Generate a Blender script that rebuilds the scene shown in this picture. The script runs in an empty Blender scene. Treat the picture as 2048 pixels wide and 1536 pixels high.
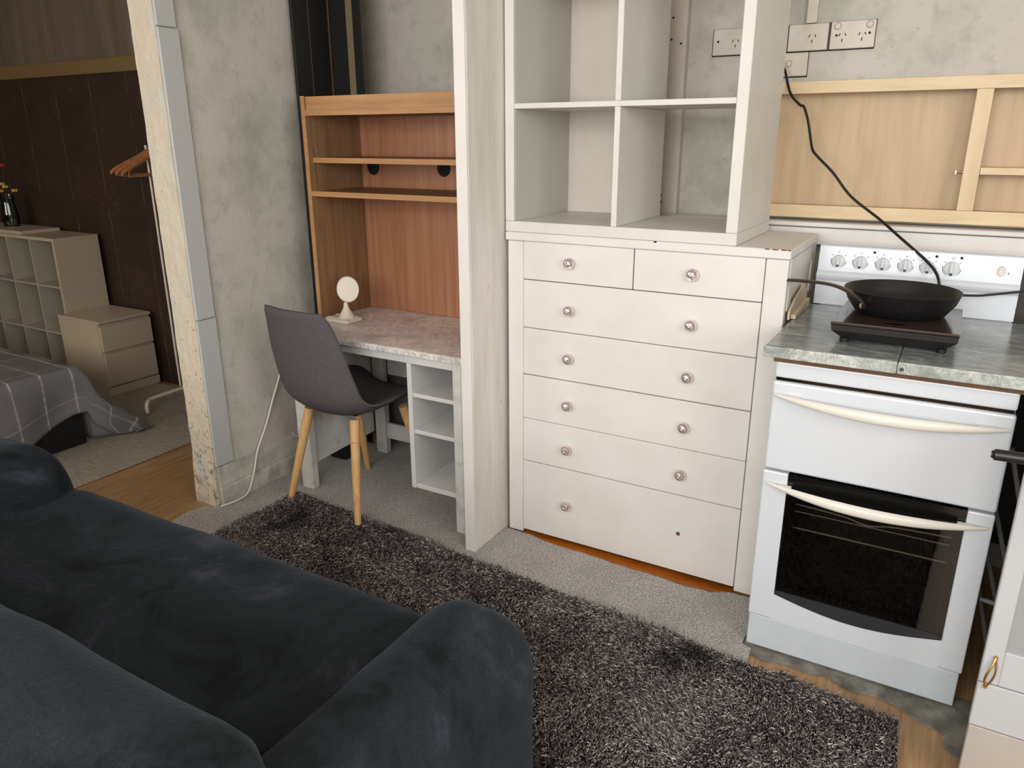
import bpy, bmesh, math, random
import numpy as np
from mathutils import Vector, Matrix, noise
random.seed(7)
PI = math.pi
SC = bpy.context.scene
COL = SC.collection

# ------------------------------------------------------------------ camera
cam_d = bpy.data.cameras.new('camera'); cam = bpy.data.objects.new('camera', cam_d); COL.objects.link(cam)
cam_d.sensor_fit = 'HORIZONTAL'; cam_d.sensor_width = 36.0
cam_d.lens = 1516.0/2048*36.0
cam_d.clip_start = 0.02
yaw, pitch, roll = math.radians(30.30), math.radians(18.07), math.radians(-0.21)
fw = Vector((-math.sin(yaw)*math.cos(pitch), math.cos(yaw)*math.cos(pitch), -math.sin(pitch)))
rt = Vector((math.cos(yaw), math.sin(yaw), 0)); up = rt.cross(fw)
r2 = math.cos(roll)*rt+math.sin(roll)*up; u2 = -math.sin(roll)*rt+math.cos(roll)*up
M = Matrix((r2, u2, -fw)).transposed().to_4x4(); M.translation = Vector((1.269, -2.232, 1.435))
cam.matrix_world = M
SC.camera = cam

# ------------------------------------------------------------------ light
SC.view_settings.view_transform = 'Standard'; SC.view_settings.look = 'None'
SC.view_settings.gamma = 1.0; SC.view_settings.use_curve_mapping = False
SC.view_settings.exposure = 0.34
w = bpy.data.worlds.new('world'); SC.world = w; w.use_nodes = True
bg = w.node_tree.nodes['Background']; bg.inputs[0].default_value = (0.86, 0.93, 1.0, 1); bg.inputs[1].default_value = 0.6

def area(name, loc, target, sx, sy, power, col):
    l = bpy.data.lights.new(name, 'AREA'); l.shape = 'RECTANGLE'; l.size = sx; l.size_y = sy; l.energy = power; l.color = col
    o = bpy.data.objects.new(name, l); COL.objects.link(o); o.location = loc
    o.rotation_euler = (Vector(target)-Vector(loc)).to_track_quat('-Z', 'Y').to_euler()
    return o
area('window_daylight', (0.9, -3.9, 1.75), (0.5, 0.0, 0.9), 2.6, 1.3, 80, (1.0, 0.995, 0.985))
area('side_window_daylight', (2.93, -2.0, 1.75), (0.0, -0.6, 0.7), 1.5, 1.2, 27, (1.0, 0.99, 0.98))
area('bedroom_fill_light', (-2.9, -3.2, 1.6), (-3.0, 0.2, 0.5), 1.6, 1.2, 27, (1.0, 0.90, 0.78))  # unseen lamp added to brighten the bedroom, no opening behind it

# ------------------------------------------------------------------ materials
def s2l(c):
    return tuple((x/12.92 if x <= .04045 else ((x+.055)/1.055)**2.4) for x in [v/255 for v in c])+(1,)
class NT:
    def __init__(s, name):
        s.m = bpy.data.materials.new(name); s.m.use_nodes = True; s.t = s.m.node_tree; s.n = s.t.nodes
        s.b = s.n['Principled BSDF']; s.out = s.n['Material Output']
    def node(s, ty, **kw):
        n = s.n.new(ty)
        for k, v in kw.items():
            if k in n.inputs.keys(): n.inputs[k].default_value = v
            else: setattr(n, k, v)
        return n
    def link(s, a, b): s.t.links.new(a, b)
    def coord(s, scale=(1, 1, 1), kind='Object', rot=(0, 0, 0)):
        tc = s.node('ShaderNodeTexCoord'); mp = s.node('ShaderNodeMapping')
        mp.inputs['Scale'].default_value = scale; mp.inputs['Rotation'].default_value = rot
        s.link(tc.outputs[kind], mp.inputs[0]); return mp.outputs[0]
    def noise(s, vec, scale=5, detail=6, rough=.55, dist=0):
        n = s.node('ShaderNodeTexNoise'); n.inputs['Scale'].default_value = scale; n.inputs['Detail'].default_value = detail
        n.inputs['Roughness'].default_value = rough; n.inputs['Distortion'].default_value = dist
        s.link(vec, n.inputs['Vector']); return n.outputs[0]
    def ramp(s, fac, stops):
        r = s.node('ShaderNodeValToRGB'); e = r.color_ramp.elements
        while len(e) < len(stops): e.new(0.5)
        for i, (p, c) in enumerate(stops):
            e[i].position = p; e[i].color = s2l(c) if len(c) == 3 and max(c) > 1 else (c[0], c[1], c[2], 1)
        s.link(fac, r.inputs[0]); return r.outputs[0]
    def mix(s, fac, a, b, blend='MIX'):
        m = s.node('ShaderNodeMix', data_type='RGBA', blend_type=blend)
        for i, v in ((0, fac), (6, a), (7, b)):
            if hasattr(v, 'links'): s.link(v, m.inputs[i])
            else: m.inputs[i].default_value = v if i == 0 else (s2l(v) if len(v) == 3 else v)
        return m.outputs[2]
    def math(s, op, a, b=0.0):
        m = s.node('ShaderNodeMath', operation=op)
        for i, v in ((0, a), (1, b)):
            if hasattr(v, 'links'): s.link(v, m.inputs[i])
            else: m.inputs[i].default_value = v
        return m.outputs[0]
    def bump(s, h, strength=.3, dist=.01):
        b = s.node('ShaderNodeBump'); b.inputs['Strength'].default_value = strength; b.inputs['Distance'].default_value = dist
        s.link(h, b.inputs['Height']); s.link(b.outputs[0], s.b.inputs['Normal'])
    def base(s, c):
        if hasattr(c, 'links'): s.link(c, s.b.inputs['Base Color'])
        else: s.b.inputs['Base Color'].default_value = s2l(c)
    def set(s, rough=.5, metal=0, spec=.5, **kw):
        s.b.inputs['Roughness'].default_value = rough; s.b.inputs['Metallic'].default_value = metal
        s.b.inputs['Specular IOR Level'].default_value = spec
        for k, v in kw.items(): s.b.inputs[k.replace('_', ' ')].default_value = v
        return s.m
MT = {}
def plain(name, c, rough=.5, metal=0, spec=.5, **kw):
    t = NT(name); t.base(c); MT[name] = t.set(rough, metal, spec, **kw); return MT[name]
def mottled(name, stops, scale=4, detail=6, rough=.6, bump=0, bscale=40, spec=.4, vscale=(1, 1, 1), bdist=.004, dist=0):
    t = NT(name); v = t.coord(vscale); t.base(t.ramp(t.noise(v, scale, detail, .6, dist), stops))
    if bump: t.bump(t.noise(v, bscale, 5), bump, bdist)
    MT[name] = t.set(rough, 0, spec); return MT[name]
def wood(name, dark, mid, light, vscale, rough=.45, spec=.4, scale=3):
    t = NT(name); v = t.coord(vscale)
    a = t.noise(v, scale, 8, .65, .3)
    c = t.ramp(a, [(.3, dark), (.5, mid), (.72, light)])
    t.base(c); t.bump(a, .08, .002); MT[name] = t.set(rough, 0, spec); return MT[name]

# walls: patchy old plaster
t = NT('plaster'); v = t.coord()
big = t.noise(v, 2.2, 5, .6, .1)
c1 = t.ramp(big, [(.24, (148, 147, 137)), (.4, (180, 177, 166)), (.5, (196, 191, 181)), (.6, (198, 190, 181)), (.75, (186, 173, 165))])
sm = t.noise(v, 16, 8, .7)
c2 = t.mix(t.ramp(sm, [(.52, (0, 0, 0)), (.75, (.8, .8, .8))]), c1, (160, 156, 146))
sp = t.noise(t.coord((1, 1, 1)), 70, 3, .5)
c3 = t.mix(t.ramp(sp, [(.74, (0, 0, 0)), (.78, (.8, .8, .8))]), c2, (130, 122, 110))
t.base(c3); t.bump(t.math('ADD', sm, t.noise(v, 60, 4)), .16, .008); MT['plaster'] = t.set(.75, 0, .3)
# painted partition, streaky
t = NT('painted_board'); v = t.coord((6, 6, .7))
a = t.noise(v, 3, 7, .65)
c = t.ramp(a, [(.3, (202, 195, 185)), (.5, (217, 211, 202)), (.7, (226, 221, 213))])
n2 = t.noise(t.coord(), 22, 6, .7)
c = t.mix(t.ramp(n2, [(.64, (0, 0, 0)), (.72, (.75, .75, .75))]), c, (186, 172, 158))
t.base(c); t.bump(n2, .2, .006); MT['painted_board'] = t.set(.55, 0, .4)
# flaking jamb
t = NT('flaking_paint'); v = t.coord((4, 4, .6)); v1 = t.coord()
a = t.noise(v, 5, 8, .7)
c = t.ramp(a, [(.3, (196, 198, 190)), (.42, (222, 212, 192)), (.52, (218, 201, 176)), (.6, (206, 208, 202)), (.72, (226, 216, 196))])
f = t.noise(v1, 45, 6, .75)
sz = t.node('ShaderNodeSeparateXYZ'); t.link(v1, sz.inputs[0])
low = t.math('MULTIPLY', t.math('SUBTRACT', 1.1, sz.outputs[2]), .10)
c = t.mix(t.ramp(t.math('ADD', f, t.math('MAXIMUM', low, 0.0)), [(.64, (0, 0, 0)), (.68, (1., 1., 1.))]), c, (146, 136, 112))
t.base(c); t.bump(t.math('ADD', f, t.noise(v1, 15, 5)), .5, .02); MT['flaking_paint'] = t.set(.7, 0, .3)
mottled('cream_board', [(.3, (208, 198, 186)), (.7, (218, 209, 198))], 5, 5, .5, .05, 30)
plain('grey_paint', (186, 187, 184), .5)
mottled('skirting_paint', [(.35, (160, 155, 146)), (.55, (192, 188, 178)), (.7, (205, 200, 190))], 14, 8, .6, .3, 30)
mottled('white_paint', [(.3, (218, 213, 207)), (.6, (224, 219, 214)), (.8, (228, 223, 218))], 6, 5, .42, .05, 30)
mottled('shelf_paint', [(.3, (211, 209, 200)), (.6, (217, 214, 206)), (.8, (222, 219, 211))], 6, 5, .42, .05, 30)
plain('shelf_laminate', (196, 194, 187), .45)
plain('desk_white', (205, 203, 200), .45)
mottled('desk_scuffed', [(.3, (180, 177, 170)), (.45, (205, 203, 198)), (.7, (214, 211, 205))], 18, 8, .5, .1, 30)
plain('dark_gap', (18, 16, 15), .9)
plain('black_panel', (30, 28, 26), .45, 0, .35)
plain('brown_strip', (116, 84, 55), .5)
plain('gold_strip', (122, 108, 82), .5)
# wood kinds
wood('oak_shelf', (112, 84, 58), (134, 101, 70), (150, 115, 82), (14, 14, .8))
wood('oak_edge', (162, 118, 78), (178, 132, 88), (190, 145, 100), (1, 14, 14), .45)
wood('cherry_back', (148, 98, 70), (164, 112, 82), (176, 126, 95), (16, 16, .6), .4)
wood('maple_frame', (206, 180, 142), (218, 193, 154), (226, 203, 166), (2, 12, 12), .45)
wood('maple_frame_v', (206, 180, 142), (216, 191, 152), (224, 200, 164), (12, 12, 1.5), .45)
wood('maple_panel', (184, 157, 122), (195, 168, 132), (203, 178, 142), (9, 9, .9), .45)
wood('chair_leg_wood', (186, 142, 92), (206, 162, 108), (218, 176, 124), (30, 30, 3), .4)
wood('hanger_wood', (150, 96, 58), (178, 118, 76), (196, 136, 92), (3, 14, 14), .4)
wood('orange_timber', (120, 62, 14), (158, 84, 20), (178, 104, 36), (2, 16, 16), .35)
wood('bench_underside', (72, 48, 30), (96, 66, 42), (112, 80, 52), (2, 20, 20), .6)
# floorboards
t = NT('floorboards'); v = t.coord((1, 1, 1), rot=(0, 0, PI/2))
br = t.node('ShaderNodeTexBrick'); t.link(v, br.inputs['Vector'])
br.inputs['Color1'].default_value = s2l((170, 136, 98)); br.inputs['Color2'].default_value = s2l((154, 120, 82)); br.inputs['Mortar'].default_value = s2l((70, 48, 30))
br.inputs['Scale'].default_value = 1; br.inputs['Mortar Size'].default_value = .0018; br.inputs['Brick Width'].default_value = 1.25; br.inputs['Row Height'].default_value = .19
br.inputs['Bias'].default_value = -.1
g = t.noise(t.coord((22, 1.4, 1)), 3, 9, .7, .4)
c = t.mix(.55, br.outputs[0], t.ramp(g, [(.3, (118, 88, 58)), (.5, (164, 128, 88)), (.7, (198, 164, 122))]))
t.base(c); t.bump(g, .06, .002); MT['floorboards'] = t.set(.38, 0, .45)
# carpets
def carpet(name, a, b, c, patch=.35):
    t = NT(name); v = t.coord(); n = t.noise(v, 170, 3, .8); n2 = t.noise(v, 5, 4, .6)
    col = t.ramp(n, [(.36, a), (.5, b), (.64, c)])
    col = t.mix(patch, col, t.ramp(n2, [(.35, (160, 158, 158)), (.65, (204, 202, 200))]), 'OVERLAY')
    t.base(col); t.bump(n, .9, .006); MT[name] = t.set(.95, 0, .1)
carpet('grey_carpet', (132, 129, 127), (176, 172, 168), (212, 208, 203))
t = NT('bedroom_rug_weave'); v = t.coord()
w1 = t.noise(t.coord((3, 60, 1)), 4, 4, .7); w2 = t.noise(v, 3, 4, .6)
c = t.mix(t.ramp(w2, [(.4, (0, 0, 0)), (.6, (1., 1., 1.))]), t.ramp(w1, [(.35, (128, 120, 106)), (.65, (192, 182, 164))]), t.ramp(w1, [(.35, (142, 136, 124)), (.65, (176, 168, 152))]))
t.base(c); t.bump(t.noise(v, 160, 3), .6, .005); MT['bedroom_rug_weave'] = t.set(.95, 0, .1)
# shag: per-strand value
t = NT('shag_pile'); at_ = t.node('ShaderNodeAttribute', attribute_name='tone')
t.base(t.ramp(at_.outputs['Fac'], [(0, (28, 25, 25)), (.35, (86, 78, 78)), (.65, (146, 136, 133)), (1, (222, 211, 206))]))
MT['shag_pile'] = t.set(.5, 0, .35)
plain('shag_base', (34, 30, 30), .9)
# plush sofa
t = NT('plush'); v = t.coord(); n = t.noise(v, 3.0, 10, .72, 1.0); f = t.noise(v, 120, 3, .7)
c = t.ramp(n, [(.36, (20, 24, 26)), (.46, (34, 39, 43)), (.54, (39, 44, 49)), (.66, (62, 65, 78))])
c = t.mix(.5, c, t.ramp(f, [(.3, (150, 150, 150)), (.7, (215, 215, 215))]), 'OVERLAY')
t.base(c); t.bump(t.math('ADD', f, t.noise(v, 14, 5)), .35, .006)
MT['plush'] = t.set(.9, 0, .15, Sheen_Weight=.3, Sheen_Roughness=.35); t.b.inputs['Sheen Tint'].default_value = s2l((130, 140, 152))
# chair fabric
t = NT('chair_fabric'); v = t.coord(); n = t.noise(t.coord((1, 1, 3)), 160, 4, .7)
t.base(t.ramp(n, [(.3, (72, 67, 69)), (.55, (91, 85, 87)), (.75, (112, 106, 107))])); t.bump(n, .4, .003); MT['chair_fabric'] = t.set(.9, 0, .15)
plain('chair_fabric_dark', (60, 55, 57), .95)
# marbles
def marble(name, base, vein, vein2, sc, rough, vs=(1, 1, 1), dist=2.5):
    t = NT(name); v = t.coord(vs, rot=(0, 0, .5)); n = t.noise(v, sc, 10, .62, dist); n2 = t.noise(v, sc*2.6, 8, .6, dist)
    m = t.math('ABSOLUTE', t.math('SUBTRACT', n2, .5))
    c = t.ramp(n, [(.35, vein), (.5, base), (.65, vein2)])
    c = t.mix(t.ramp(m, [(0, (1., 1., 1.)), (.035, (0, 0, 0))]), c, vein)
    t.base(c); MT[name] = t.set(rough, 0, .5)
marble('desk_marble', (232, 222, 216), (186, 170, 163), (236, 228, 223), 3.5, .35)
marble('desk_marble_edge', (226, 222, 216), (170, 158, 150), (232, 228, 224), 9, .35)
marble('bench_marble', (132, 136, 134), (92, 97, 97), (168, 170, 166), 6, .2, (1, 3.4, 1), 1.5)
marble('bench_marble_edge', (172, 176, 170), (136, 141, 136), (200, 202, 195), 9, .25)
# bedroom surfaces
t = NT('brown_wallpaper'); v = t.coord(); sep = t.node('ShaderNodeSeparateXYZ'); t.link(v, sep.inputs[0])
wob = t.noise(v, 2, 4)
fr = t.math('FRACT', t.math('ADD', t.math('MULTIPLY', sep.outputs[0], 2.9), t.math('MULTIPLY', wob, .12)))
line = t.math('LESS_THAN', fr, .018)
brk = t.ramp(t.noise(v, 7, 5), [(.42, (0, 0, 0)), (.6, (.7, .7, .7))])
fl = t.ramp(t.noise(t.coord((1, 1, 1)), 55, 4, .8, 2), [(.57, (0, 0, 0)), (.68, (.5, .5, .5))])
blob = t.ramp(t.noise(v, 4.5, 3), [(.5, (0, 0, 0)), (.6, (1., 1., 1.))])
c = t.mix(t.math('MULTIPLY', line, brk), t.ramp(wob, [(.3, (46, 34, 28)), (.7, (62, 46, 36))]), (110, 96, 84))
c = t.mix(t.math('MULTIPLY', fl, blob), c, (150, 122, 92))
t.base(c); MT['brown_wallpaper'] = t.set(.5, 0, .35)
mottled('taupe_wallpaper', [(.35, (92, 82, 68)), (.65, (112, 98, 84))], 3, 5, .7, .1, 40, .3, (4, 4, .5))
plain('olive_rail', (118, 98, 60), .55)
plain('bedroom_laminate', (188, 172, 150), .4)
plain('bedroom_laminate_inner', (170, 162, 148), .45)
plain('white_tube', (222, 208, 194), .35)
plain('black_fabric', (14, 14, 15), .9)
t = NT('plaid_cover'); uv = t.coord((1, 1, 1), 'UV'); sep = t.node('ShaderNodeSeparateXYZ'); t.link(uv, sep.inputs[0])
l1 = t.math('LESS_THAN', t.math('FRACT', t.math('MULTIPLY', sep.outputs[1], 7.2)), .07)
l2 = t.math('LESS_THAN', t.math('FRACT', t.math('MULTIPLY', sep.outputs[0], 3.1)), .035)
br_ = t.ramp(t.noise(uv, 30, 3), [(.35, (.25, .25, .25)), (.6, (.9, .9, .9))])
fac = t.math('MULTIPLY', t.math('MAXIMUM', l1, t.math('MULTIPLY', l2, .45)), br_)
t.base(t.mix(fac, t.ramp(t.noise(uv, 4, 4), [(.3, (104, 102, 104)), (.7, (124, 121, 122))]), (184, 176, 170))); MT['plaid_cover'] = t.set(.6, 0, .3)
# appliances
plain('enamel', (210, 214, 219), .22, 0, .5)
plain('enamel_side', (205, 212, 218), .3)
mottled('enamel_scuffed', [(.3, (192, 198, 203)), (.6, (201, 207, 212)), (.8, (207, 213, 218))], 8, 6, .35, .08, 30)
plain('cream_handle', (226, 221, 208), .35)
plain('knob_grey', (206, 209, 210), .35)
plain('mark_dark', (62, 62, 64), .6)
plain('black_plastic', (18, 18, 19), .4)
plain('oven_black', (10, 10, 10), .12)
plain('bezel_grey', (48, 49, 52), .35)
mottled('oven_cavity', [(.3, (34, 31, 29)), (.7, (56, 49, 45))], 6, 5, .5)
plain('chrome', (210, 205, 198), .2, 1)
plain('gold_metal', (214, 176, 112), .3, 1)
plain('silver_metal', (196, 178, 152), .25, 1)
mottled('nonstick', [(.3, (15, 15, 16)), (.7, (25, 24, 25))], 60, 3, .42, .1, 200, .5)
plain('pan_outer', (30, 27, 28), .3)
plain('hotplate_glass', (58, 46, 42), .12, 0, .6)
plain('hotplate_body', (34, 31, 31), .45)
plain('cream_plastic', (224, 214, 198), .4)
mottled('outlet_plastic', [(.3, (196, 186, 172)), (.7, (210, 202, 188))], 20, 6, .45)
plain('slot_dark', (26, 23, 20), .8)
plain('white_cable', (222, 216, 204), .45)
plain('black_cable', (16, 15, 15), .45)
mottled('concrete_grey', [(.3, (84, 82, 76)), (.5, (120, 117, 108)), (.7, (150, 147, 138))], 18, 8, .85, .5, 40)
mottled('dust_grey', [(.3, (60, 60, 58)), (.7, (112, 108, 102))], 20, 8, .9, .4, 40)
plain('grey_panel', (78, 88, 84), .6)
mottled('shaded_brown_tile', [(.3, (54, 48, 46)), (.7, (82, 76, 72))], 6, 5, .5)
mottled('cardboard', [(.3, (188, 170, 146)), (.7, (208, 192, 168))], 10, 5, .8)
plain('cabinet_white', (182, 184, 186), .4)
mottled('cabinet_plinth', [(.3, (168, 160, 150)), (.7, (180, 173, 164))], 5, 5, .45)
plain('frosted_pane', (150, 151, 152), .3)
plain('rack_steel', (236, 232, 222), .35, .0)
plain('rack_grey_dark', (70, 66, 62), .5)
plain('rack_grey', (120, 120, 116), .45)
mottled('orange_hole', [(.3, (90, 52, 34)), (.7, (130, 84, 60))], 60, 3, .7)
plain('red_petal', (176, 60, 48), .7); plain('yellow_petal', (214, 170, 60), .7); plain('green_stem', (52, 66, 34), .7); plain('cream_petal', (196, 186, 120), .7)
def glassy(name, col, trans, rough=.03):
    t = NT(name); tr = t.node('ShaderNodeBsdfTransparent'); tr.inputs[0].default_value = s2l(col)
    gl = t.node('ShaderNodeBsdfGlossy'); gl.inputs['Roughness'].default_value = rough
    fr = t.node('ShaderNodeFresnel'); fr.inputs[0].default_value = 1.5
    mx = t.node('ShaderNodeMixShader'); t.link(t.math('ADD', fr.outputs[0], trans), mx.inputs[0]); t.link(tr.outputs[0], mx.inputs[1]); t.link(gl.outputs[0], mx.inputs[2])
    t.link(mx.outputs[0], t.out.inputs[0]); MT[name] = t.m
glassy('oven_glass', (205, 200, 194), .0, .02)
glassy('clear_glass', (215, 222, 220), .04, .05)
t = NT('crystal'); MT['crystal'] = t.set(.10, .72, .7); t.base((236, 222, 214))

# ------------------------------------------------------------------ mesh helpers
ORG = {}
def new(): return bmesh.new()
def bx(bm, x0, x1, y0, y1, z0, z1, bev=0.0, seg=2):
    r = bmesh.ops.create_cube(bm, size=1)
    vs = r['verts']
    for v in vs: v.co = Vector(((x0+x1)/2+v.co.x*(x1-x0), (y0+y1)/2+v.co.y*(y1-y0), (z0+z1)/2+v.co.z*(z1-z0)))
    if bev:
        es = list({e for v in vs for e in v.link_edges})
        bmesh.ops.bevel(bm, geom=es, offset=bev, segments=seg, affect='EDGES', profile=.5)
    return bm
def box(*a, **k): return bx(new(), *a, **k)
def tube(bm, pts, r, n=8, cap=True, closed=False):
    P = [Vector(p) for p in pts]; R = r if hasattr(r, '__len__') else [r]*len(P)
    rings = []; prev = None
    for i, p in enumerate(P):
        a = P[max(i-1, 0)]; b = P[min(i+1, len(P)-1)]; d = (b-a).normalized()
        if prev is None:
            x = d.orthogonal().normalized()
        else:
            x = (prev-d*prev.dot(d)).normalized()
        prev = x; y = d.cross(x)
        rings.append([bm.verts.new(p+(x*math.cos(2*PI*k/n)+y*math.sin(2*PI*k/n))*R[i]) for k in range(n)])
    for a, b in zip(rings, rings[1:]):
        for k in range(n): bm.faces.new((a[k], a[(k+1) % n], b[(k+1) % n], b[k]))
    if cap: bm.faces.new(rings[0][::-1]); bm.faces.new(rings[-1])
    return bm
def smooth_pts(pts, n=6):
    P = [Vector(p) for p in pts]; out = []
    for i in range(len(P)-1):
        p0 = P[max(i-1, 0)]; p1 = P[i]; p2 = P[i+1]; p3 = P[min(i+2, len(P)-1)]
        for k in range(n):
            s = k/n
            out.append(.5*((2*p1)+(p2-p0)*s+(2*p0-5*p1+4*p2-p3)*s*s+(3*p1-p0-3*p2+p3)*s**3))
    out.append(P[-1]); return out
def lathe(bm, prof, c=(0, 0, 0), n=32, axis='Z', cap0=False, cap1=False):
    rings = []
    for r, h in prof:
        ring = []
        for k in range(n):
            a = 2*PI*k/n; x, y = r*math.cos(a), r*math.sin(a)
            p = (x, y, h) if axis == 'Z' else ((x, h, y) if axis == 'Y' else (h, x, y))
            ring.append(bm.verts.new(Vector(p)+Vector(c)))
        rings.append(ring)
    for a, b in zip(rings, rings[1:]):
        for k in range(n): bm.faces.new((a[k], a[(k+1) % n], b[(k+1) % n], b[k]))
    if cap0: bm.faces.new(rings[0][::-1])
    if cap1: bm.faces.new(rings[-1])
    return bm
def prism(bm, poly, z0, z1, axis='Z'):
    def P(a, b, h): return (a, b, h) if axis == 'Z' else ((h, a, b) if axis == 'X' else (a, h, b))
    lo = [bm.verts.new(P(a, b, z0)) for a, b in poly]; hi = [bm.verts.new(P(a, b, z1)) for a, b in poly]
    n = len(poly)
    for k in range(n): bm.faces.new((lo[k], lo[(k+1) % n], hi[(k+1) % n], hi[k]))
    bm.faces.new(lo[::-1]); bm.faces.new(hi); return bm
def grid(bm, fn, nu, nv, uvs=None, wrap=False):
    V = [[bm.verts.new(fn(i/nu, j/nv)) for j in range(nv+1)] for i in range(nu+1)]
    lay = bm.loops.layers.uv.new('UVMap') if uvs else None
    for i in range(nu):
        for j in range(nv):
            f = bm.faces.new((V[i][j], V[i+1][j], V[i+1][j+1], V[i][j+1]))
            if lay:
                for l, (a, b) in zip(f.loops, ((i, j), (i+1, j), (i+1, j+1), (i, j+1))): l[lay].uv = uvs(a/nu, b/nv)
    return bm
def soft_box(x0, x1, y0, y1, z0, z1, r, seg=24, amp=.012, freq=3.0, seed=0, crown=0.0):
    bm = new(); bmesh.ops.create_cube(bm, size=2); bmesh.ops.subdivide_edges(bm, edges=bm.edges[:], cuts=seg, use_grid_fill=True)
    c = Vector(((x0+x1)/2, (y0+y1)/2, (z0+z1)/2)); h = Vector(((x1-x0)/2, (y1-y0)/2, (z1-z0)/2))
    rr = Vector(r) if hasattr(r, '__len__') else Vector((r, r, r))
    for v in bm.verts:
        q = Vector((v.co.x*h.x, v.co.y*h.y, v.co.z*h.z))
        inn = Vector([max(-(h[i]-rr[i]), min(h[i]-rr[i], q[i])) for i in range(3)])
        d = Vector([(q[i]-inn[i])/rr[i] for i in range(3)])
        m = max(abs(d.x), abs(d.y), abs(d.z))
        if d.length > 1e-6: d = d.normalized()*m
        p = inn+Vector([d[i]*rr[i] for i in range(3)])+c
        if crown: p.z += crown*(1-(v.co.x)**2)*(1-(v.co.y)**2)*(1 if v.co.z > 0 else 0)
        nz = noise.noise(p*freq+Vector((seed, 0, 0)))+.4*noise.noise(p*freq*2.7+Vector((0, seed, 0)))
        p += (p-c).normalized()*amp*nz
        v.co = p
    return bm
def obj(name, bm, mat, parent=None, smooth=False, local=False, loc=None):
    org = Vector((0, 0, 0))
    if parent is not None and not local: org = ORG.get(parent.name, Vector((0, 0, 0)))
    if loc is not None: org = Vector(loc)
    bmesh.ops.recalc_face_normals(bm, faces=bm.faces[:])
    if not local:
        for v in bm.verts: v.co -= org
    me = bpy.data.meshes.new(name); bm.to_mesh(me); bm.free()
    ms = mat if isinstance(mat, (list, tuple)) else [mat]
    for m in ms: me.materials.append(MT[m])
    o = bpy.data.objects.new(name, me); COL.objects.link(o)
    if smooth:
        me.polygons.foreach_set('use_smooth', [True]*len(me.polygons))
        try:
            me.set_sharp_from_angle(angle=math.radians(40))
        except Exception: pass
    if parent is not None: o.parent = parent; ORG[o.name] = org
    else:
        o.location = org if not local else (0, 0, 0); ORG[o.name] = org
    return o
def thing(name, label, cat, loc=(0, 0, 0), rotz=0, group=None):
    o = bpy.data.objects.new(name, None); COL.objects.link(o); o.location = loc; o.rotation_euler = (0, 0, rotz)
    o.empty_display_size = .05; ORG[o.name] = Vector(loc); tag(o, label, cat, group); return o
def tag(o, label, cat, group=None):
    o['label'] = label; o['category'] = cat
    if group: o['group'] = group
    return o
def struct(name, bm, m, parent=None, smooth=False):
    o = obj(name, bm, m, parent, smooth)
    if parent is None: o['kind'] = 'structure'
    return o
def lab(o, s): o['label'] = s; return o

# ------------------------------------------------------------------ setting
struct('floor', box(-5.2, 3.0, -4.0, .62, -.08, 0), 'floorboards')
struct('ceiling', box(-5.2, 3.0, -4.0, .8, 2.5, 2.56), 'shelf_paint')
bm = new()
bx(bm, -1.3, .60, .62, .76, 0, 2.5); bx(bm, .60, 3.0, .62, .76, 1.604, 2.5); bx(bm, .60, 3.0, .62, .76, 0, 1.165); bx(bm, 2.0, 3.0, .62, .76, 1.165, 1.604); bx(bm, .60, 2.0, .73, .76, 1.165, 1.604)
struct('wall_back', bm, 'plaster')
struct('wall_left', box(-1.298, -1.17, -.388, .62, 0, 2.5), 'plaster')
struct('wall_left_front', box(-1.298, -1.17, -4.0, -2.12, 0, 2.5), 'plaster')
# right wall with window opening
bm = new(); bx(bm, 2.98, 3.05, -4, .62, 0, 1.1); bx(bm, 2.98, 3.05, -4, .62, 2.4, 2.5); bx(bm, 2.98, 3.05, -4, -2.8, 1.1, 2.4); bx(bm, 2.98, 3.05, -1.2, .62, 1.1, 2.4)
struct('wall_right', bm, 'plaster')
bm = new(); bx(bm, -1.3, 3, -4.07, -4, 0, 1.05); bx(bm, -1.3, 3, -4.07, -4, 2.42, 2.5); bx(bm, -1.3, -.45, -4.07, -4, 1.05, 2.42); bx(bm, 2.25, 3, -4.07, -4, 1.05, 2.42)
struct('wall_front', bm, 'plaster')
# partition between the desk alcove and the chest
bm = new(); bx(bm, -.105, -.064, -.214, .62, 0, 2.5, .006, 2)
struct('wall_partition', bm, 'painted_board')
struct('trim_9', box(-.106, -.0655, -.2175, -.2145, .001, 2.499, .001, 1), 'white_paint')
# door jamb with flaking paint
bm = new()
bmesh.ops.create_cube(bm, size=1); bmesh.ops.subdivide_edges(bm, edges=[e for e in bm.edges if abs(e.verts[0].co.z-e.verts[1].co.z) > .5], cuts=60)
bmesh.ops.subdivide_edges(bm, edges=[e for e in bm.edges if abs(e.verts[0].co.z-e.verts[1].co.z) < .001], cuts=4, use_grid_fill=True)
for v in bm.verts:
    v.co = Vector((-1.236+v.co.x*.128, -.406+v.co.y*.034, (v.co.z+.5)*2.5))
    k = .0025+(.007 if v.co.z < .22 else 0)
    v.co.x += k*noise.noise(v.co*22); v.co.y += k*noise.noise(v.co*22+Vector((5, 5, 5)))-(.006 if v.co.z < .2 else 0)
struct('trim_1', bm, 'flaking_paint')
bm = new(); bx(bm, -1.169, -1.157, -.425, -.342, .78, 1.79, .002, 1); bx(bm, -1.169, -1.159, -.425, -.338, .178, .776, .002, 1); bx(bm, -1.169, -1.158, -.425, -.348, 1.794, 2.5, .002, 1)
struct('trim_2', bm, 'grey_paint')
bm = new(); bx(bm, -1.169, -1.152, -.42, .6, 0, .085, .004, 2); bx(bm, -1.169, -1.160, -.42, .6, .085, .172, .003, 2)
struct('baseboard_left', bm, 'skirting_paint')
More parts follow.
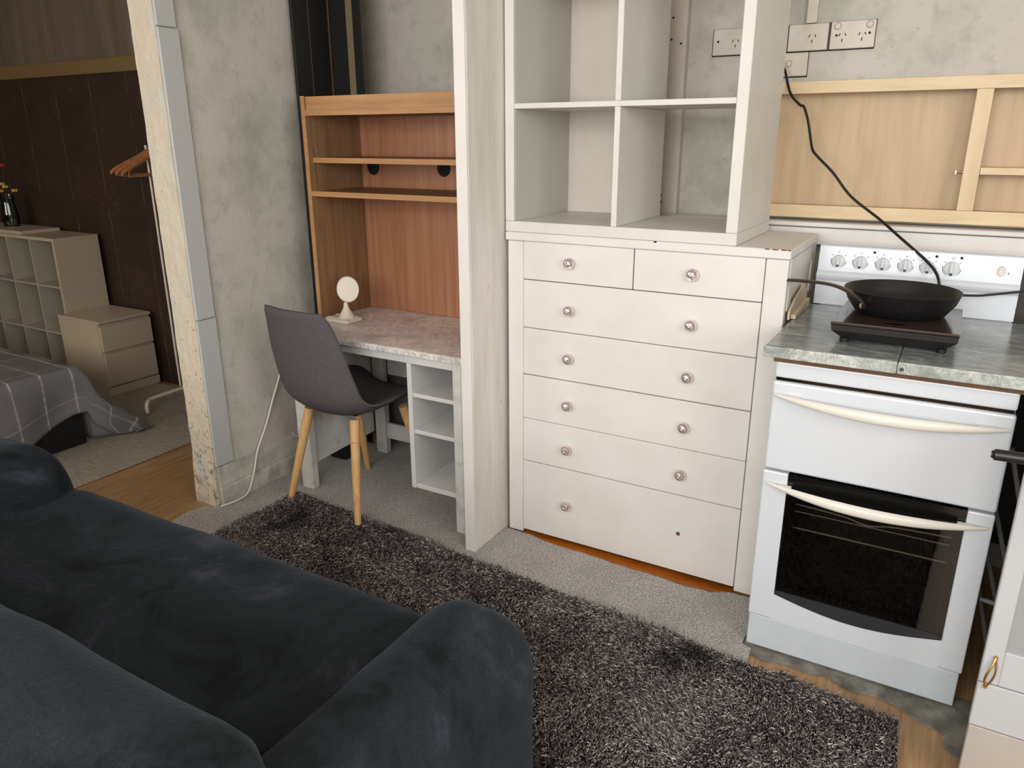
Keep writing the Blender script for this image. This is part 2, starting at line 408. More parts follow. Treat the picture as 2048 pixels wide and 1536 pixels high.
# white board behind the cube shelf and post
struct('trim_3', box(.09, .336, .585, .619, 0, 2.5, .003, 1), 'cream_board')
bm = new()
for (x, z) in ((.285, 1.83), (.283, 1.76), (.318, 1.745), (.275, 1.225), (.277, 1.20)): lathe(bm, [(.0, .5842), (.004, .5842), (.004, .586)], (x, 0, z), 8, 'Y')
struct('trim_4', bm, 'slot_dark')
# ledge boards under the wall cupboard
bm = new(); bx(bm, .337, 1.98, .50, .619, 1.144, 1.159, .003, 1); bx(bm, .337, 1.98, .506, .619, 1.086, 1.141, .003, 1)
struct('trim_5', bm, 'white_paint')
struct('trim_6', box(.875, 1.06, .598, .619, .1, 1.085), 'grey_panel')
struct('trim_7', box(1.062, 2.4, .594, .619, .1, 1.085), 'shaded_brown_tile')  # tile wall kept dark, shade beneath the ledge put into its colour
# bedroom shell
struct('wall_bedroom_back', box(-5.2, -1.3, .54, .62, 0, 1.776), 'brown_wallpaper')
struct('wall_bedroom_back_upper', box(-5.2, -1.3, .54, .62, 1.776, 2.5), 'taupe_wallpaper')
struct('trim_8', box(-5.2, -1.3, .515, .54, 1.776, 1.853, .006, 2), 'olive_rail')
struct('wall_bedroom_left', box(-5.27, -5.2, -4, .62, 0, 2.5), 'taupe_wallpaper')
struct('wall_bedroom_front', box(-5.2, -1.3, -4.07, -4, 0, 2.5), 'taupe_wallpaper')

# grey carpet, irregular cut edge
def wob(p, k): return (p[0]+k*noise.noise(Vector((p[0]*9, p[1]*9, 0))), p[1]+k*noise.noise(Vector((p[0]*9, p[1]*9, 7))))
edge = [(-1.15, .6), (-1.15, -.3), (-1.158, -.43), (-1.22, -.47), (-1.235, -.55), (-1.2, -.68), (-1.1, -.75), (-.5, -.75), (.3, -.72), (.86, -.66), (.93, -.5), (.935, -.36), (.928, -.27), (.9, -.26), (.895, -.02), (.872, -.02)]
front = [(.862, -.012), (.80, -.014), (.742, -.046), (.66, -.052), (.55, -.043), (.43, -.04), (.30, -.032), (.18, -.03), (.11, -.022), (.05, -.006), (.012, -.008), (-.055, -.004)]
def dens(pts, n):
    o = []
    for a, b in zip(pts, pts[1:]+pts[:1]):
        for k in range(n): o.append((a[0]+(b[0]-a[0])*k/n, a[1]+(b[1]-a[1])*k/n))
    return o
poly = edge+front+[(-.0615, -.004), (-.0615, -.217), (-.111, -.217), (-.111, .6)]
P2 = []
for a, b in zip(poly, poly[1:]+poly[:1]):
    L = math.dist(a, b); n = max(1, int(L/.02)) if (a in front or a in edge[2:14]) else 1
    for k in range(n):
        p = (a[0]+(b[0]-a[0])*k/n, a[1]+(b[1]-a[1])*k/n)
        P2.append(wob(p, .006) if n > 1 and k else p)
o = obj('carpet', prism(new(), P2, 0.0005, .011), 'grey_carpet'); tag(o, 'light grey cut-edge carpet laid under the desk and chest of drawers', 'carpet')
# torn grey floor remnant round the cooker
pts = [(.905, -.20), (.905, -.285), (.935, -.287), (.97, -.299), (1.02, -.284), (1.08, -.290), (1.14, -.280), (1.2, -.306), (1.26, -.296), (1.33, -.315), (1.38, -.348), (1.41, -.35), (1.43, -.372), (1.425, -.40), (1.45, -.43), (1.49, -.425), (1.52, -.36), (1.56, -.2)]
q = []
for a, b in zip(pts, pts[1:]):
    for k in range(4): q.append(wob((a[0]+(b[0]-a[0])*k/4, a[1]+(b[1]-a[1])*k/4), .014 if k else 0))
q.append(pts[-1])
o = obj('underlay_scrap', prism(new(), q, .0005, .006), 'concrete_grey'); tag(o, 'ragged strip of grey torn floor covering poking out under the cooker', 'floor covering')

# ------------------------------------------------------------------ shag rug
def rug():
    A = Vector((-.945, -.205)); B = Vector((1.325, -.395)); C_ = Vector((1.40, -1.72)); D = Vector((-1.0, -1.60))
    def inside(s, t):
        top = A.lerp(B, s); bot = D.lerp(C_, s); p = top.lerp(bot, t)
        return p
    root = thing('shag_rug', 'dark grey-brown shag rug on the floor between sofa and chest', 'rug', (.2, -.9, .012))
    # rounded outline
    out = []
    cr = .045
    for k in range(81): out.append((k/80, 0))
    for k in range(1, 51): out.append((1, k/50))
    for k in range(1, 81): out.append((1-k/80, 1))
    for k in range(1, 50): out.append((0, 1-k/50))
    def shrink(s, t):
        p = inside(s, t); c = inside(.5, .5)
        x = abs(s-.5)*2; y = abs(t-.5)*2; f = 1-.03*max(0, x+y-1.86)/.14
        p = c+(p-c)*f
        p += Vector((noise.noise(Vector((s*25, t*25, 1))), noise.noise(Vector((s*25, t*25, 9)))))*.006
        return p
    obj('rug_backing', prism(new(), [tuple(shrink(s, t)) for s, t in out], .0125, .02), 'shag_base', root)
    rng = np.random.default_rng(3)
    N = 250000
    s = rng.random(N); tt = rng.random(N)**1.0*.78
    p = np.empty((N, 2))
    tx = A.x+(B.x-A.x)*s; ty = A.y+(B.y-A.y)*s; bx_ = D.x+(C_.x-D.x)*s; by = D.y+(C_.y-D.y)*s
    p[:, 0] = tx+(bx_-tx)*tt; p[:, 1] = ty+(by-ty)*tt
    keep = ~((p[:, 1] < -1.10) & (p[:, 0] < .66)); p = p[keep]; N = len(p)
    # flow field
    ang = np.empty(N); patch = np.empty(N); hs = np.empty(N)
    G = {}
    gx = np.round(p[:, 0]/.02).astype(int); gy = np.round(p[:, 1]/.02).astype(int)
    for i in range(N):
        k = (gx[i], gy[i])
        if k not in G:
            v = Vector((k[0]*.02, k[1]*.02, 0))
            G[k] = (noise.noise(v*2.3)*3.6+noise.noise(v*7)*1.6-1.9, noise.noise(v*4.5+Vector((3, 3, 3)))+.5*noise.noise(v*13), noise.noise(v*11+Vector((9, 1, 1))))
        ang[i], patch[i], hs[i] = G[k]
    ang += rng.normal(0, .55, N)
    L = rng.uniform(.014, .032, N); lift = rng.uniform(.25, .95, N)
    dx = np.cos(ang); dy = np.sin(ang)
    nseg = 3; wd = rng.uniform(.0008, .0015, N)
    h0 = .018
    V = np.zeros((N, 8, 3)); tone = np.zeros((N, 8))
    top = h0+.008+rng.uniform(0, .016, N)+hs*.006
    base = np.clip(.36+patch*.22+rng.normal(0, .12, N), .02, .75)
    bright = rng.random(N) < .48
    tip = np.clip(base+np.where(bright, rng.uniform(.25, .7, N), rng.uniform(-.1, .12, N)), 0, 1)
    tip = np.where(patch < -.5, tip*.5, tip)
    px_, py_ = -dy*wd, dx*wd
    twx = rng.uniform(-1, 1, N)*wd
    for k in range(4):
        f = k/3
        cx = p[:, 0]+dx*L*(f**1.3)*lift; cy = p[:, 1]+dy*L*(f**1.3)*lift
        cz = h0+(top-h0)*math.sin(f*PI*.62)/math.sin(PI*.5)*1.0
        wk = 1.0 if k < 3 else .45
        V[:, 2*k, 0] = cx+px_*wk; V[:, 2*k, 1] = cy+py_*wk; V[:, 2*k, 2] = cz+twx*wk
        V[:, 2*k+1, 0] = cx-px_*wk; V[:, 2*k+1, 1] = cy-py_*wk; V[:, 2*k+1, 2] = cz-twx*wk
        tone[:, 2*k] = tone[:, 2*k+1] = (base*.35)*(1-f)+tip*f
    V -= np.array([.2, -.9, .012])
    F = np.zeros((N, 3, 4), dtype=np.int32); b0 = np.arange(N)[:, None]*8
    for k in range(3): F[:, k, :] = b0+np.array([2*k, 2*k+1, 2*k+3, 2*k+2])
    me = bpy.data.meshes.new('rug_pile'); me.vertices.add(N*8); me.vertices.foreach_set('co', V.reshape(-1))
    me.loops.add(N*12); me.loops.foreach_set('vertex_index', F.reshape(-1))
    me.polygons.add(N*3); me.polygons.foreach_set('loop_start', np.arange(N*3, dtype=np.int32)*4)
    me.polygons.foreach_set('use_smooth', np.ones(N*3, dtype=bool))
    a = me.attributes.new('tone', 'FLOAT', 'POINT'); a.data.foreach_set('value', tone.reshape(-1))
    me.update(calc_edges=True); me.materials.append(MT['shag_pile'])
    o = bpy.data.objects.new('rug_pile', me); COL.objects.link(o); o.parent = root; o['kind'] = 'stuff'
rug()

# ------------------------------------------------------------------ sofa
def sofa():
    r = thing('sofa', 'dark slate plush two-arm sofa seen from behind, in the foreground', 'sofa', (-.26, -1.5, .0))
    obj('seat', soft_box(-1.0, .50, -1.86, -1.035, .07, .437, (.10, .11, .10), 44, .012, 2.6, 1, .02), 'plush', r, True)
    obj('armrest', soft_box(.448, .712, -1.93, -1.115, .06, .592, (.115, .12, .16), 40, .016, 3.2, 5), 'plush', r, True)
    obj('armrest', soft_box(-1.26, -.872, -1.93, -1.07, .06, .587, (.15, .13, .17), 40, .014, 3.2, 9), 'plush', r, True)
    bm = soft_box(-1.22, .675, -2.02, -1.69, .06, .807, (.09, .14, .12), 52, .02, 3.0, 3)
    for v in bm.verts:
        v.co.y -= .05*max(0, (v.co.z-.4)/.4)
        v.co.y += .0
    obj('backrest', bm, 'plush', r, True)
    for x in (-1.12, .56):
        for y in (-1.22, -1.94):
            obj('foot', lathe(new(), [(.022, 0.021), (.028, .075)], (x, y, .0), 12, 'Z', True, True) if y < -1.5 or True else None, 'black_plastic', r)
sofa()

# ------------------------------------------------------------------ chair
def chair():
    cx, cy = -.722, -.075
    r = thing('dining_chair', 'grey fabric shell chair with tapered wooden legs tucked under the desk', 'chair', (cx, cy, .011), math.radians(-4))
    z0 = .011
    # side profile (y forward, z up) and half widths
    prof = [(.235, .425, .175), (.215, .447, .205), (.15, .458, .222), (.05, .452, .228), (-.06, .446, .228), (-.14, .455, .224), (-.195, .495, .216), (-.222, .56, .208), (-.238, .64, .2), (-.25, .72, .19), (-.262, .80, .171), (-.268, .837, .158), (-.270, .855, .142)]
    P = smooth_pts(prof, 4); n = len(P)
    def S(u, v, off):
        k = min(int(v*(n-1)), n-1); p = P[k]; a = P[max(k-1, 0)]; b = P[min(k+1, n-1)]
        ty, tz = b.x-a.x, b.y-a.y; l = math.hypot(ty, tz); ny, nz = tz/l, -ty/l    # normal to the front / up
        s = u*2-1; curl = (.055*abs(s)**2.4)*(1-.75*max(0, (v-.6)/.4))
        y = p.x+ny*(curl-off); z = p.y+nz*(curl-off); x = s*p.z
        return Vector((x, y, z-z0))
    NV = n-1; NU = 20
    bm = new()
    T = .030
    def th(u, v): 
        e = min(1, min(u, 1-u)*8, min(v, 1-v)*14+.0); return T*(.25+.75*math.sqrt(max(e, 0)))
    f = [[bm.verts.new(S(i/NU, j/NV, T/2-th(i/NU, j/NV)/2)) for j in range(NV+1)] for i in range(NU+1)]
    g = [[bm.verts.new(S(i/NU, j/NV, T/2+th(i/NU, j/NV)/2)) for j in range(NV+1)] for i in range(NU+1)]
    for i in range(NU):
        for j in range(NV):
            bm.faces.new((f[i][j], f[i+1][j], f[i+1][j+1], f[i][j+1])); bm.faces.new((g[i][j], g[i][j+1], g[i+1][j+1], g[i+1][j]))
    for i in range(NU):
        for j in (0, NV): bm.faces.new((f[i][j], f[i+1][j], g[i+1][j], g[i][j]))
    for j in range(NV):
        for i in (0, NU): bm.faces.new((f[i][j], f[i][j+1], g[i][j+1], g[i][j]))
    obj('seat_shell', bm, 'chair_fabric', r, True, local=True)
    obj('under_frame', bx(new(), -.09, .09, -.085, .11, .405-z0, .43-z0, .008), 'black_plastic', r, local=True)
    legs = [((-.125, -.125), (-.205, -.2), 0), ((.125, -.125), (.198, -.215), .022), ((-.125, .12), (-.172, .215), 0), ((.168, .10), (.215, .20), 0)]
    for (tx, ty), (fx, fy), fz in legs:
        top = Vector((tx, ty, .415-z0)); ft = Vector((fx, fy, fz+.001)); m = top.lerp(ft, .22)
        lg = obj('leg', tube(new(), [m, top.lerp(ft, .6), ft], [.0185, .0165, .0125], 16), 'chair_leg_wood', r, True, local=True)
        obj('leg_collar', tube(new(), [top, m.lerp(top, .012)], [.0195, .0188], 16), 'chair_leg_wood', lg, True, local=True)
chair()

# ------------------------------------------------------------------ desk
def desk():
    r = thing('desk', 'white writing desk with marbled top and open cubbies in the alcove', 'desk', (-.56, .1, .011))
    f = .011
    obj('desktop', box(-1.0, -.116, -.145, .375, .684, .706, .004), ['desk_marble'], r)
    lab(obj('desktop_edge', box(-1.001, -.116, -.150, -.1455, .6838, .7055, .002), 'desk_marble_edge', r), 'pale marbled front edging')
    obj('apron', box(-.934, -.206, -.128, -.11, .648, .683, .002, 1), 'desk_white', r)
    for (x0, x1, y0, y1) in ((-.999, -.936, -.132, -.095), (-.204, -.166, -.132, -.095), (-.972, -.912, .325, .36), (-.175, -.135, .325, .36)):
        obj('leg', box(x0, x1, y0, y1, f, .683, .003, 1), 'desk_scuffed', r)
    obj('side_panel', prism(new(), [(-.094, .10), (.324, .115), (.324, .683), (-.094, .683)], -.995, -.979, 'X'), 'desk_scuffed', r)
    obj('back_rail', box(-.91, -.42, .33, .348, .09, .165, .002, 1), 'desk_white', r)
    obj('back_panel', box(-.97, -.918, .3495, .36, .37, .683), 'desk_scuffed', r)
    obj('back_panel', box(-.900, -.416, .3495, .36, .40, .683), 'desk_scuffed', r)
    c = obj('cubby', (lambda b: (bx(b, -.412, -.392, -.126, .30, .147, .683, .002, 1), bx(b, -.3918, -.2045, -.122, .30, .147, .166, .002, 1), bx(b, -.2045, -.19, -.094, .30, .147, .683), bx(b, -.3918, -.2045, .29, .30, .166, .683))[0])(new()), 'desk_white', r)
    for z in (.372, .517): obj('shelf', box(-.3915, -.2048, -.12, .288, z, z+.016, .002, 1), 'desk_white', c)
    return r
desk()
def hutch():
    r = thing('desk_hutch', 'brown wooden shelf hutch with cherry back panel standing on the desk', 'shelf unit', (-.56, .2, .707))
    obj('side_panel', box(-1.004, -.986, .051, .37, .707, 1.585, .001, 1), 'oak_shelf', r)
    obj('side_panel', box(-.13, -.114, .051, .37, .707, 1.585, .001, 1), 'oak_shelf', r)
    lab(obj('edge_strip', box(-1.0045, -.9855, .048, .0505, .707, 1.586), 'oak_edge', r), 'lighter wood edging of the side')
    obj('fascia', box(-.9855, -.1305, .056, .072, 1.534, 1.584, .001, 1), 'oak_edge', r)
    obj('back_panel', box(-.9855, -.1305, .362, .371, .708, 1.53), 'cherry_back', r)
    for z, y0 in ((1.515, .050), (1.340, .072), (1.213, .050)):
        s = obj('shelf', box(-.9855, -.1305, y0+.003, .361, z, z+.0185), 'oak_shelf', r)
        obj('shelf_edging', box(-.9855, -.1305, y0, y0+.0028, z-.0005, z+.019), 'oak_edge', s)
    for x in (-.925, -.56):
        bm = lathe(new(), [(0, .3608), (.031, .3608), (.033, .3618)], (x, 0, 1.315), 24, 'Y')
        obj('cable_hole', bm, 'dark_gap', r)
    bm = new()
    for y in (.10, .32):
        for k in range(24):
            z = .80+k*.032
            if not any(a-.02 < z < a+.03 for a in (1.213, 1.34)): lathe(bm, [(0, -.9852), (.0018, -.9852), (.0018, -.9858)], (0, y, z), 8, 'X')
    for v in bm.verts: pass
    o = obj('peg_holes', bm, 'dark_gap', r); o['kind'] = 'stuff'
hutch()
def mirror():
    r = thing('table_mirror', 'round cream tabletop mirror on a tray base at the left of the desk', 'mirror', (-.87, .09, .707))
    obj('base_tray', (lambda b: (bx(b, -.965, -.832, .035, .125, .707, .722, .004), bx(b, -.955, -.842, .045, .06, .722, .727, .002), bx(b, -.955, -.842, .10, .115, .722, .727, .002))[0])(new()), 'cream_plastic', r)
    bm = new(); lathe(bm, [(.036, .722), (.03, .735), (.012, .765), (.007, .79)], (-.875, .08, 0), 16, 'Z', True, True)
    for s in (-1, 1): tube(bm, [(-.875+s*.03, .08, .723), (-.873, .08, .785)], [.004, .003], 8)
    obj('stand', bm, 'cream_plastic', r, True)
    bm = new(); lathe(bm, [(0, -.006), (.044, -.006), (.048, 0), (.048, .004), (.0445, .006), (.0, .003)], (0, 0, 0), 32, 'Y')
    R = Matrix.Rotation(math.radians(52), 4, 'Z') @ Matrix.Rotation(math.radians(-8), 4, 'X')
    for v in bm.verts: v.co = Vector((v.co.x*.95, v.co.y, v.co.z*1.12)); v.co = R @ v.co+Vector((-.848, .07, .846))
    obj('mirror_head', bm, 'cream_plastic', r, True)
    obj('neck', tube(new(), [(-.875, .08, .785), (-.862, .078, .81), (-.848, .078, .825)], .004, 8), 'chrome', r, True)
mirror()
o = obj('cable_socket', box(-.978, -.966, -.012, .03, .272, .312, .003), 'outlet_plastic'); tag(o, 'small white socket block fixed inside the left side of desk', 'socket')
o = obj('power_adapter', (lambda b: (bx(b, -1.12, -1.02, .16, .26, .0125, .09, .012), tube(b, smooth_pts([(-1.03, .21, .08), (-.99, .25, .14), (-1.02, .32, .3)]), .004, 8))[0])(new()), 'black_plastic'); tag(o, 'black box on the carpet beneath the desk', 'box')

# tall black panels in the corner
bm = new(); bx(bm, -1.149, -1.136, .175, .375, .012, 2.49, .001, 1)
r = thing('black_panel', 'tall black board against the left wall with a brown edge', 'panel', (-1.14, .27, .012))
obj('board', bm, 'black_panel', r); obj('edge_strip', box(-1.149, -1.137, .3755, .386, .012, 2.49), 'brown_strip', r)
obj('groove', box(-1.1358, -1.1350, .262, .265, .012, 2.49), 'grey_panel', r)
r = thing('black_panel', 'tall black board behind the hutch with a tan strip', 'panel', (-1.05, .41, .012))
obj('board', box(-1.166, -.983, .391, .405, .012, 2.49), 'black_panel', r); obj('edge_strip', box(-1.046, -1.014, .3865, .3905, .012, 2.49), 'gold_strip', r)

# ------------------------------------------------------------------ chest of drawers
def chest():
    r = thing('chest_of_drawers', 'tall white painted chest of drawers with glass knobs', 'chest of drawers', (.41, .2, .011))
    obj('post', box(-.049, .0105, .0, .03, .011, 1.102, .002, 1), 'white_paint', r)
    obj('post', box(.8055, .868, .0, .03, .011, 1.102, .002, 1), 'white_paint', r)
    lab(obj('top_board', box(-.056, .872, -.006, .44, 1.1035, 1.131, .003, 1), 'white_paint', r), 'white top with chipped red-brown corner')
    obj('carcass', (lambda b: (bx(b, -.048, -.03, .031, .43, .011, 1.102), bx(b, .85, .864, .031, .43, .011, 1.102), bx(b, -.029, .849, .42, .43, .05, 1.102), bx(b, -.029, .849, .022, .03, 1.07, 1.102))[0])(new()), 'white_paint', r)
    obj('side_frame', (lambda b: (bx(b, .8645, .870, .031, .075, .95, 1.102), bx(b, .8645, .870, .38, .43, .95, 1.102), bx(b, .8645, .870, .0755, .3795, 1.055, 1.102))[0])(new()), 'white_paint', r)
    bm = new()
    for (x, y, s) in ((.80, -.0068, .012), (.82, -.0068, .016), (.845, -.0068, .014), (.862, -.0066, .008)):
        obj('paint_chip', box(x, x+s, y, y+.002, 1.1285, 1.1317), 'orange_hole', r)
    obj('paint_chip', box(.47, .478, -.0068, -.005, 1.127, 1.1316), 'slot_dark', r)
    obj('dark_interior', box(.0115, .8045, .024, .0245, .03, 1.10), 'dark_gap', r)
    rows = [(1.1025, .9765), (.9735, .8090), (.8065, .6400), (.6365, .4745), (.4725, .3095), (.3065, .026)]
    def drawer(x0, x1, zt, zb, knobs, hole=None):
        d = obj('drawer', box(x0, x1, -.002, .016, zb, zt, .0015, 1), 'white_paint', r)
        for kx, kz in knobs:
            bm = new()
            lathe(bm, [(.008, -.002), (.007, -.009), (.0185, -.012), (.020, -.016), (.0165, -.022), (.0125, -.0215), (.0085, -.027), (.004, -.0285), (0, -.026)], (kx, 0, kz), 11, 'Y')
            k = obj('knob', bm, 'crystal', d)
            obj('knob_screw', lathe(new(), [(.010, -.0115), (.010, -.013), (0, -.013)], (kx, 0, kz), 12, 'Y'), 'silver_metal', k) if False else None
            bm = new(); lathe(bm, [(.0125, -.0022), (.0125, -.0045), (.008, -.0055)], (kx, 0, kz), 16, 'Y')
            obj('backplate', bm, 'silver_metal', d) if False else bm.free()
        if hole:
            lab(obj('screw_hole', lathe(new(), [(0, -.0026), (.007, -.0026), (.0075, -.0018)], (hole[0], 0, hole[1]), 12, 'Y'), 'orange_hole', d), 'brown hole of a missing knob')
    drawer(.0125, .4045, *rows[0], [(.188, 1.042)]); drawer(.4085, .8035, *rows[0], [(.598, 1.040)])
    zs = [.885, .719, .551, .386]
    for i in range(4): drawer(.0125, .8035, *rows[i+1], [(.191, zs[i]), (.604, zs[i])])
    drawer(.0125, .8035, *rows[5], [(.194, .169)], (.608, .168))
chest()
o = obj('timber_strip', prism(new(), [(.802, .02)]+[(max(.014, min(.802, x)), y+.004) for x, y in [wob(q_, .006) for q_ in front[1:11]]]+[(.014, .02)], .0008, .009), 'orange_timber'); tag(o, 'orange varnished floorboard strip showing under the bottom drawer', 'timber strip')

# ------------------------------------------------------------------ cube shelf on the chest
def cube_shelf():
    r = thing('cube_shelf', 'white painted two by two cube shelf standing on chest of drawers', 'shelf unit', (.33, .2, 1.131))
    Z0, ZT = 1.1315, 1.925
    obj('bottom_board', box(-.0585, .716, 0.0, .415, Z0, 1.1665, .002, 1), 'shelf_paint', r)
    obj('top_board', box(-.0585, .716, 0.0, .415, 1.892, ZT, .002, 1), 'shelf_paint', r)
    for (x0, x1) in ((-.0585, -.026), (.6825, .716)):
        obj('side_panel', box(x0, x1, 0.0, .415, 1.167, 1.8915, .002, 1), 'shelf_paint', r)
    for z0, z1 in ((1.167, 1.5195), (1.5365, 1.8915)):
        lab(obj('divider', box(.3225, .3405, 0.002, .40, z0, z1, .001, 1), 'shelf_paint', r), 'thin vertical divider')
    obj('shelf', box(-.0255, .682, 0.002, .405, 1.5200, 1.5360, .001, 1), 'shelf_paint', r)
    obj('back_panel', box(-.0255, .3215, .406, .414, 1.167, 1.8915), 'cream_board', r)
    obj('liner', (lambda b: [bx(b, -.0256, -.0250, .012, .405, a, c) for a, c in ((1.167, 1.5195), (1.5365, 1.8915))] and b)(new()), 'shelf_laminate', r)
cube_shelf()

# ------------------------------------------------------------------ wall cupboard
def cupboard():
    r = thing('wall_cupboard', 'open maple wall cupboard with missing doors above the cooker', 'cupboard', (1.3, .6, 1.168))
    x0, x1 = .603, 1.95
    lab(obj('top_rail', box(x0, x1, .55, .57, 1.566, 1.6035, .001, 1), 'maple_frame', r), 'light maple front rail')
    obj('bottom_rail', box(x0, x1, .55, .57, 1.1695, 1.211, .001, 1), 'maple_frame', r)
    obj('stile', box(1.249, 1.293, .549, .5705, 1.2115, 1.5655, .001, 1), 'maple_frame_v', r)
    obj('stile', box(1.906, 1.95, .549, .5705, 1.2115, 1.5655, .001, 1), 'maple_frame_v', r)
    obj('stile', box(.603, .635, .549, .5705, 1.2115, 1.5655, .001, 1), 'maple_frame_v', r)
    obj('carcass', (lambda b: (bx(b, x0, x1, .571, .725, 1.585, 1.6), bx(b, x0, x1, .571, .725, 1.180, 1.205), bx(b, x0, x0+.015, .571, .725, 1.206, 1.584), bx(b, x1-.015, x1, .571, .725, 1.206, 1.584), bx(b, 1.262, 1.28, .571, .70, 1.206, 1.584))[0])(new()), 'maple_panel', r)
    obj('back_panel', box(x0+.016, x1-.016, .70, .708, 1.206, 1.584), 'maple_panel', r) if False else obj('back_panel', box(x0+.016, 1.2615, .64, .647, 1.206, 1.584), 'maple_panel', r)
    obj('back_panel', box(1.2805, x1-.016, .64, .647, 1.206, 1.584), 'maple_panel', r)
    s = obj('shelf', box(1.294, 1.905, .551, .639, 1.320, 1.341, .001, 1), 'maple_frame', r)
    obj('hinge_pin', (lambda b: (lathe(b, [(.0045, 1.232), (.0045, 1.2485)], (0, .56, 1.326), 12, 'X', True, True), bx(b, 1.2275, 1.232, .5535, .5665, 1.319, 1.333, .001))[0])(new()), 'silver_metal', r)
cupboard()

# ------------------------------------------------------------------ cooker
def handle_bar(bm, x0, x1, z, y):
    n = 28
    def f(u, v):
        s = u*2-1; e = max(0, 1-abs(s)**2.6)
        bow = .040*(1-s*s)+.004; hh = .0035+.0115*(1-abs(s)**2.2); tk = .003+.007*e
        a = 2*PI*v
        return Vector((x0+(x1-x0)*u, y-bow+tk*math.cos(a), z-.010*(1-s*s)+hh*math.sin(a)))
    grid(bm, f, n, 12)
    for s in (0.09, .91):
        xx = x0+(x1-x0)*s; bx(bm, xx-.018, xx+.018, y-.016, y+.0, z-.010, z+.004, .003)
    return bm
def cooker():
    r = thing('oven_cooker', 'white upright electric cooker with two bowed cream handles', 'cooker', (1.176, .03, 0))
    X0, X1, Y = .906, 1.447, -.256
    bm = new()
    bx(bm, X0+.003, X0+.018, Y+.03, .33, .012, .880); bx(bm, X1-.018, X1-.003, Y+.03, .33, .012, .880); bx(bm, X0+.018, X1-.018, .31, .33, .012, .868)
    bx(bm, X0+.018, X1-.018, Y+.03, .309, .02, .12); bx(bm, X0+.018, X1-.018, Y+.03, .309, .585, .880)
    obj('body', bm, 'enamel_side', r)
    obj('oven_cavity', (lambda b: (bx(b, X0+.0185, X0+.04, Y+.031, .30, .121, .584), bx(b, X1-.04, X1-.0185, Y+.031, .30, .121, .584), bx(b, X0+.0405, X1-.0405, .285, .30, .121, .584), bx(b, X0+.0405, X1-.0405, Y+.031, .2845, .121, .135), bx(b, X0+.0405, X1-.0405, Y+.031, .2845, .57, .584))[0])(new()), 'oven_cavity', r)
    lab(obj('kick_panel', box(X0+.002, X1-.004, Y+.006, Y+.028, .012, .115, .004, 2), 'enamel_scuffed', r), 'scuffed white bottom panel')
    g = obj('grill_door', box(X0, X1, Y, Y+.028, .5775, .826, .007, 3), 'enamel', r)
    obj('handle', handle_bar(new(), .914, 1.439, .790, Y), 'cream_handle', g, True)
    obj('top_trim', box(X0+.002, X1-.002, Y+.002, Y+.029, .8355, .880, .006, 3), 'enamel', r)
    obj('gap_strip', box(X0+.006, X1-.006, Y+.010, Y+.028, .8265, .835), 'oven_black', r)
    # oven door: frame with a window
    gx0, gx1, gz0, gz1 = .972, 1.389, .205, .571
    bm = new()
    bx(bm, X0, gx0, Y, Y+.028, .1185, .5715, .004, 2); bx(bm, gx1, X1, Y, Y+.028, .1185, .5715, .004, 2)
    n = 16
    bot = [(gx0-.004, .1185), (gx1+.004, .1185)]
    arc = [(gx1+.004-(gx1-gx0+.008)*k/n, gz0-.030*math.sin(PI*k/n)-.004) for k in range(n+1)]
    prism(bm, bot+arc, Y+.0008, Y+.027, 'Y')
    d = obj('oven_door', bm, 'enamel', r)
    arc2 = [(gx1-(gx1-gx0)*k/n, gz0-.030*math.sin(PI*k/n)-.004) for k in range(n+1)]
    prism_b = prism(new(), arc2+[(gx0, gz0+.008), (gx1, gz0+.008)], Y-.0012, Y+.02, 'Y')
    obj('window_bezel', prism_b, 'bezel_grey', d)
    obj('window_band', box(gx0, gx1, Y+.001, Y+.022, .520, .5712), 'oven_black', d)
    bm = new()
    bx(bm, gx0, gx0+.026, Y+.004, Y+.02, gz0+.008, .52); bx(bm, gx1-.022, gx1, Y+.004, Y+.02, gz0+.008, .52); bx(bm, gx0+.026, gx1-.022, Y+.004, Y+.02, gz0+.008, gz0+.03); bx(bm, gx0+.026, gx1-.022, Y+.004, Y+.02, .50, .52)
    obj('window_border', bm, 'oven_black', d)
    obj('window_glass', box(gx0, gx1, Y+.0, Y+.0035, gz0+.008, .52), 'oven_glass', d)
    bm = new()
    for k in range(40):
        x = gx0+.012+k*.01; bx(bm, x, x+.006, Y-.0002, Y+.001, .5745, .5765)
    bm.free()
    obj('handle', handle_bar(new(), .920, 1.436, .537, Y), 'cream_handle', d, True)
    for z, kink in ((.452, .012), (.398, 0)):
        bm = new(); y0 = Y+.045
        pts = [(X0+.045, y0, z+kink*1.6), (X0+.2, y0, z+kink), (X0+.27, y0, z-.0), (X0+.34, y0, z+kink), (X1-.045, y0, z+kink*1.6)] if kink else [(X0+.045, y0, z), (X1-.045, y0, z)]
        tube(bm, smooth_pts(pts, 5), .0021, 6)
        if kink: tube(bm, [(X0+.045, y0, z-.004), (X1-.045, y0, z-.004)], .0016, 6)
        rk = obj('oven_rack', bm, 'rack_steel', r, True)
        bm = new()
        tube(bm, [(X0+.045, .25, z), (X1-.045, .25, z)], .0012, 6)
        for k in range(14):
            x = X0+.07+k*.031; tube(bm, [(x, y0+.003, z-.001), (x, .25, z)], .0009, 5)
        obj('rack_bars', bm, 'rack_grey_dark', rk, True)
    # splash back
    prof = [(.345, .926), (.318, .926), (.318, 1.000), (.312, 1.010), (.3095, 1.018), (.314, 1.026), (.322, 1.032), (.329, 1.106), (.333, 1.109), (.345, 1.109)]
    bp = obj('control_panel', prism(new(), prof, .898, 1.440, 'X'), 'enamel', r)
    obj('hob_rear', box(X0+.01, X1-.01, .332, .344, .80, .9255), 'enamel_side', r)
    def yf(z): return .322+(z-1.032)/(1.106-1.032)*.007
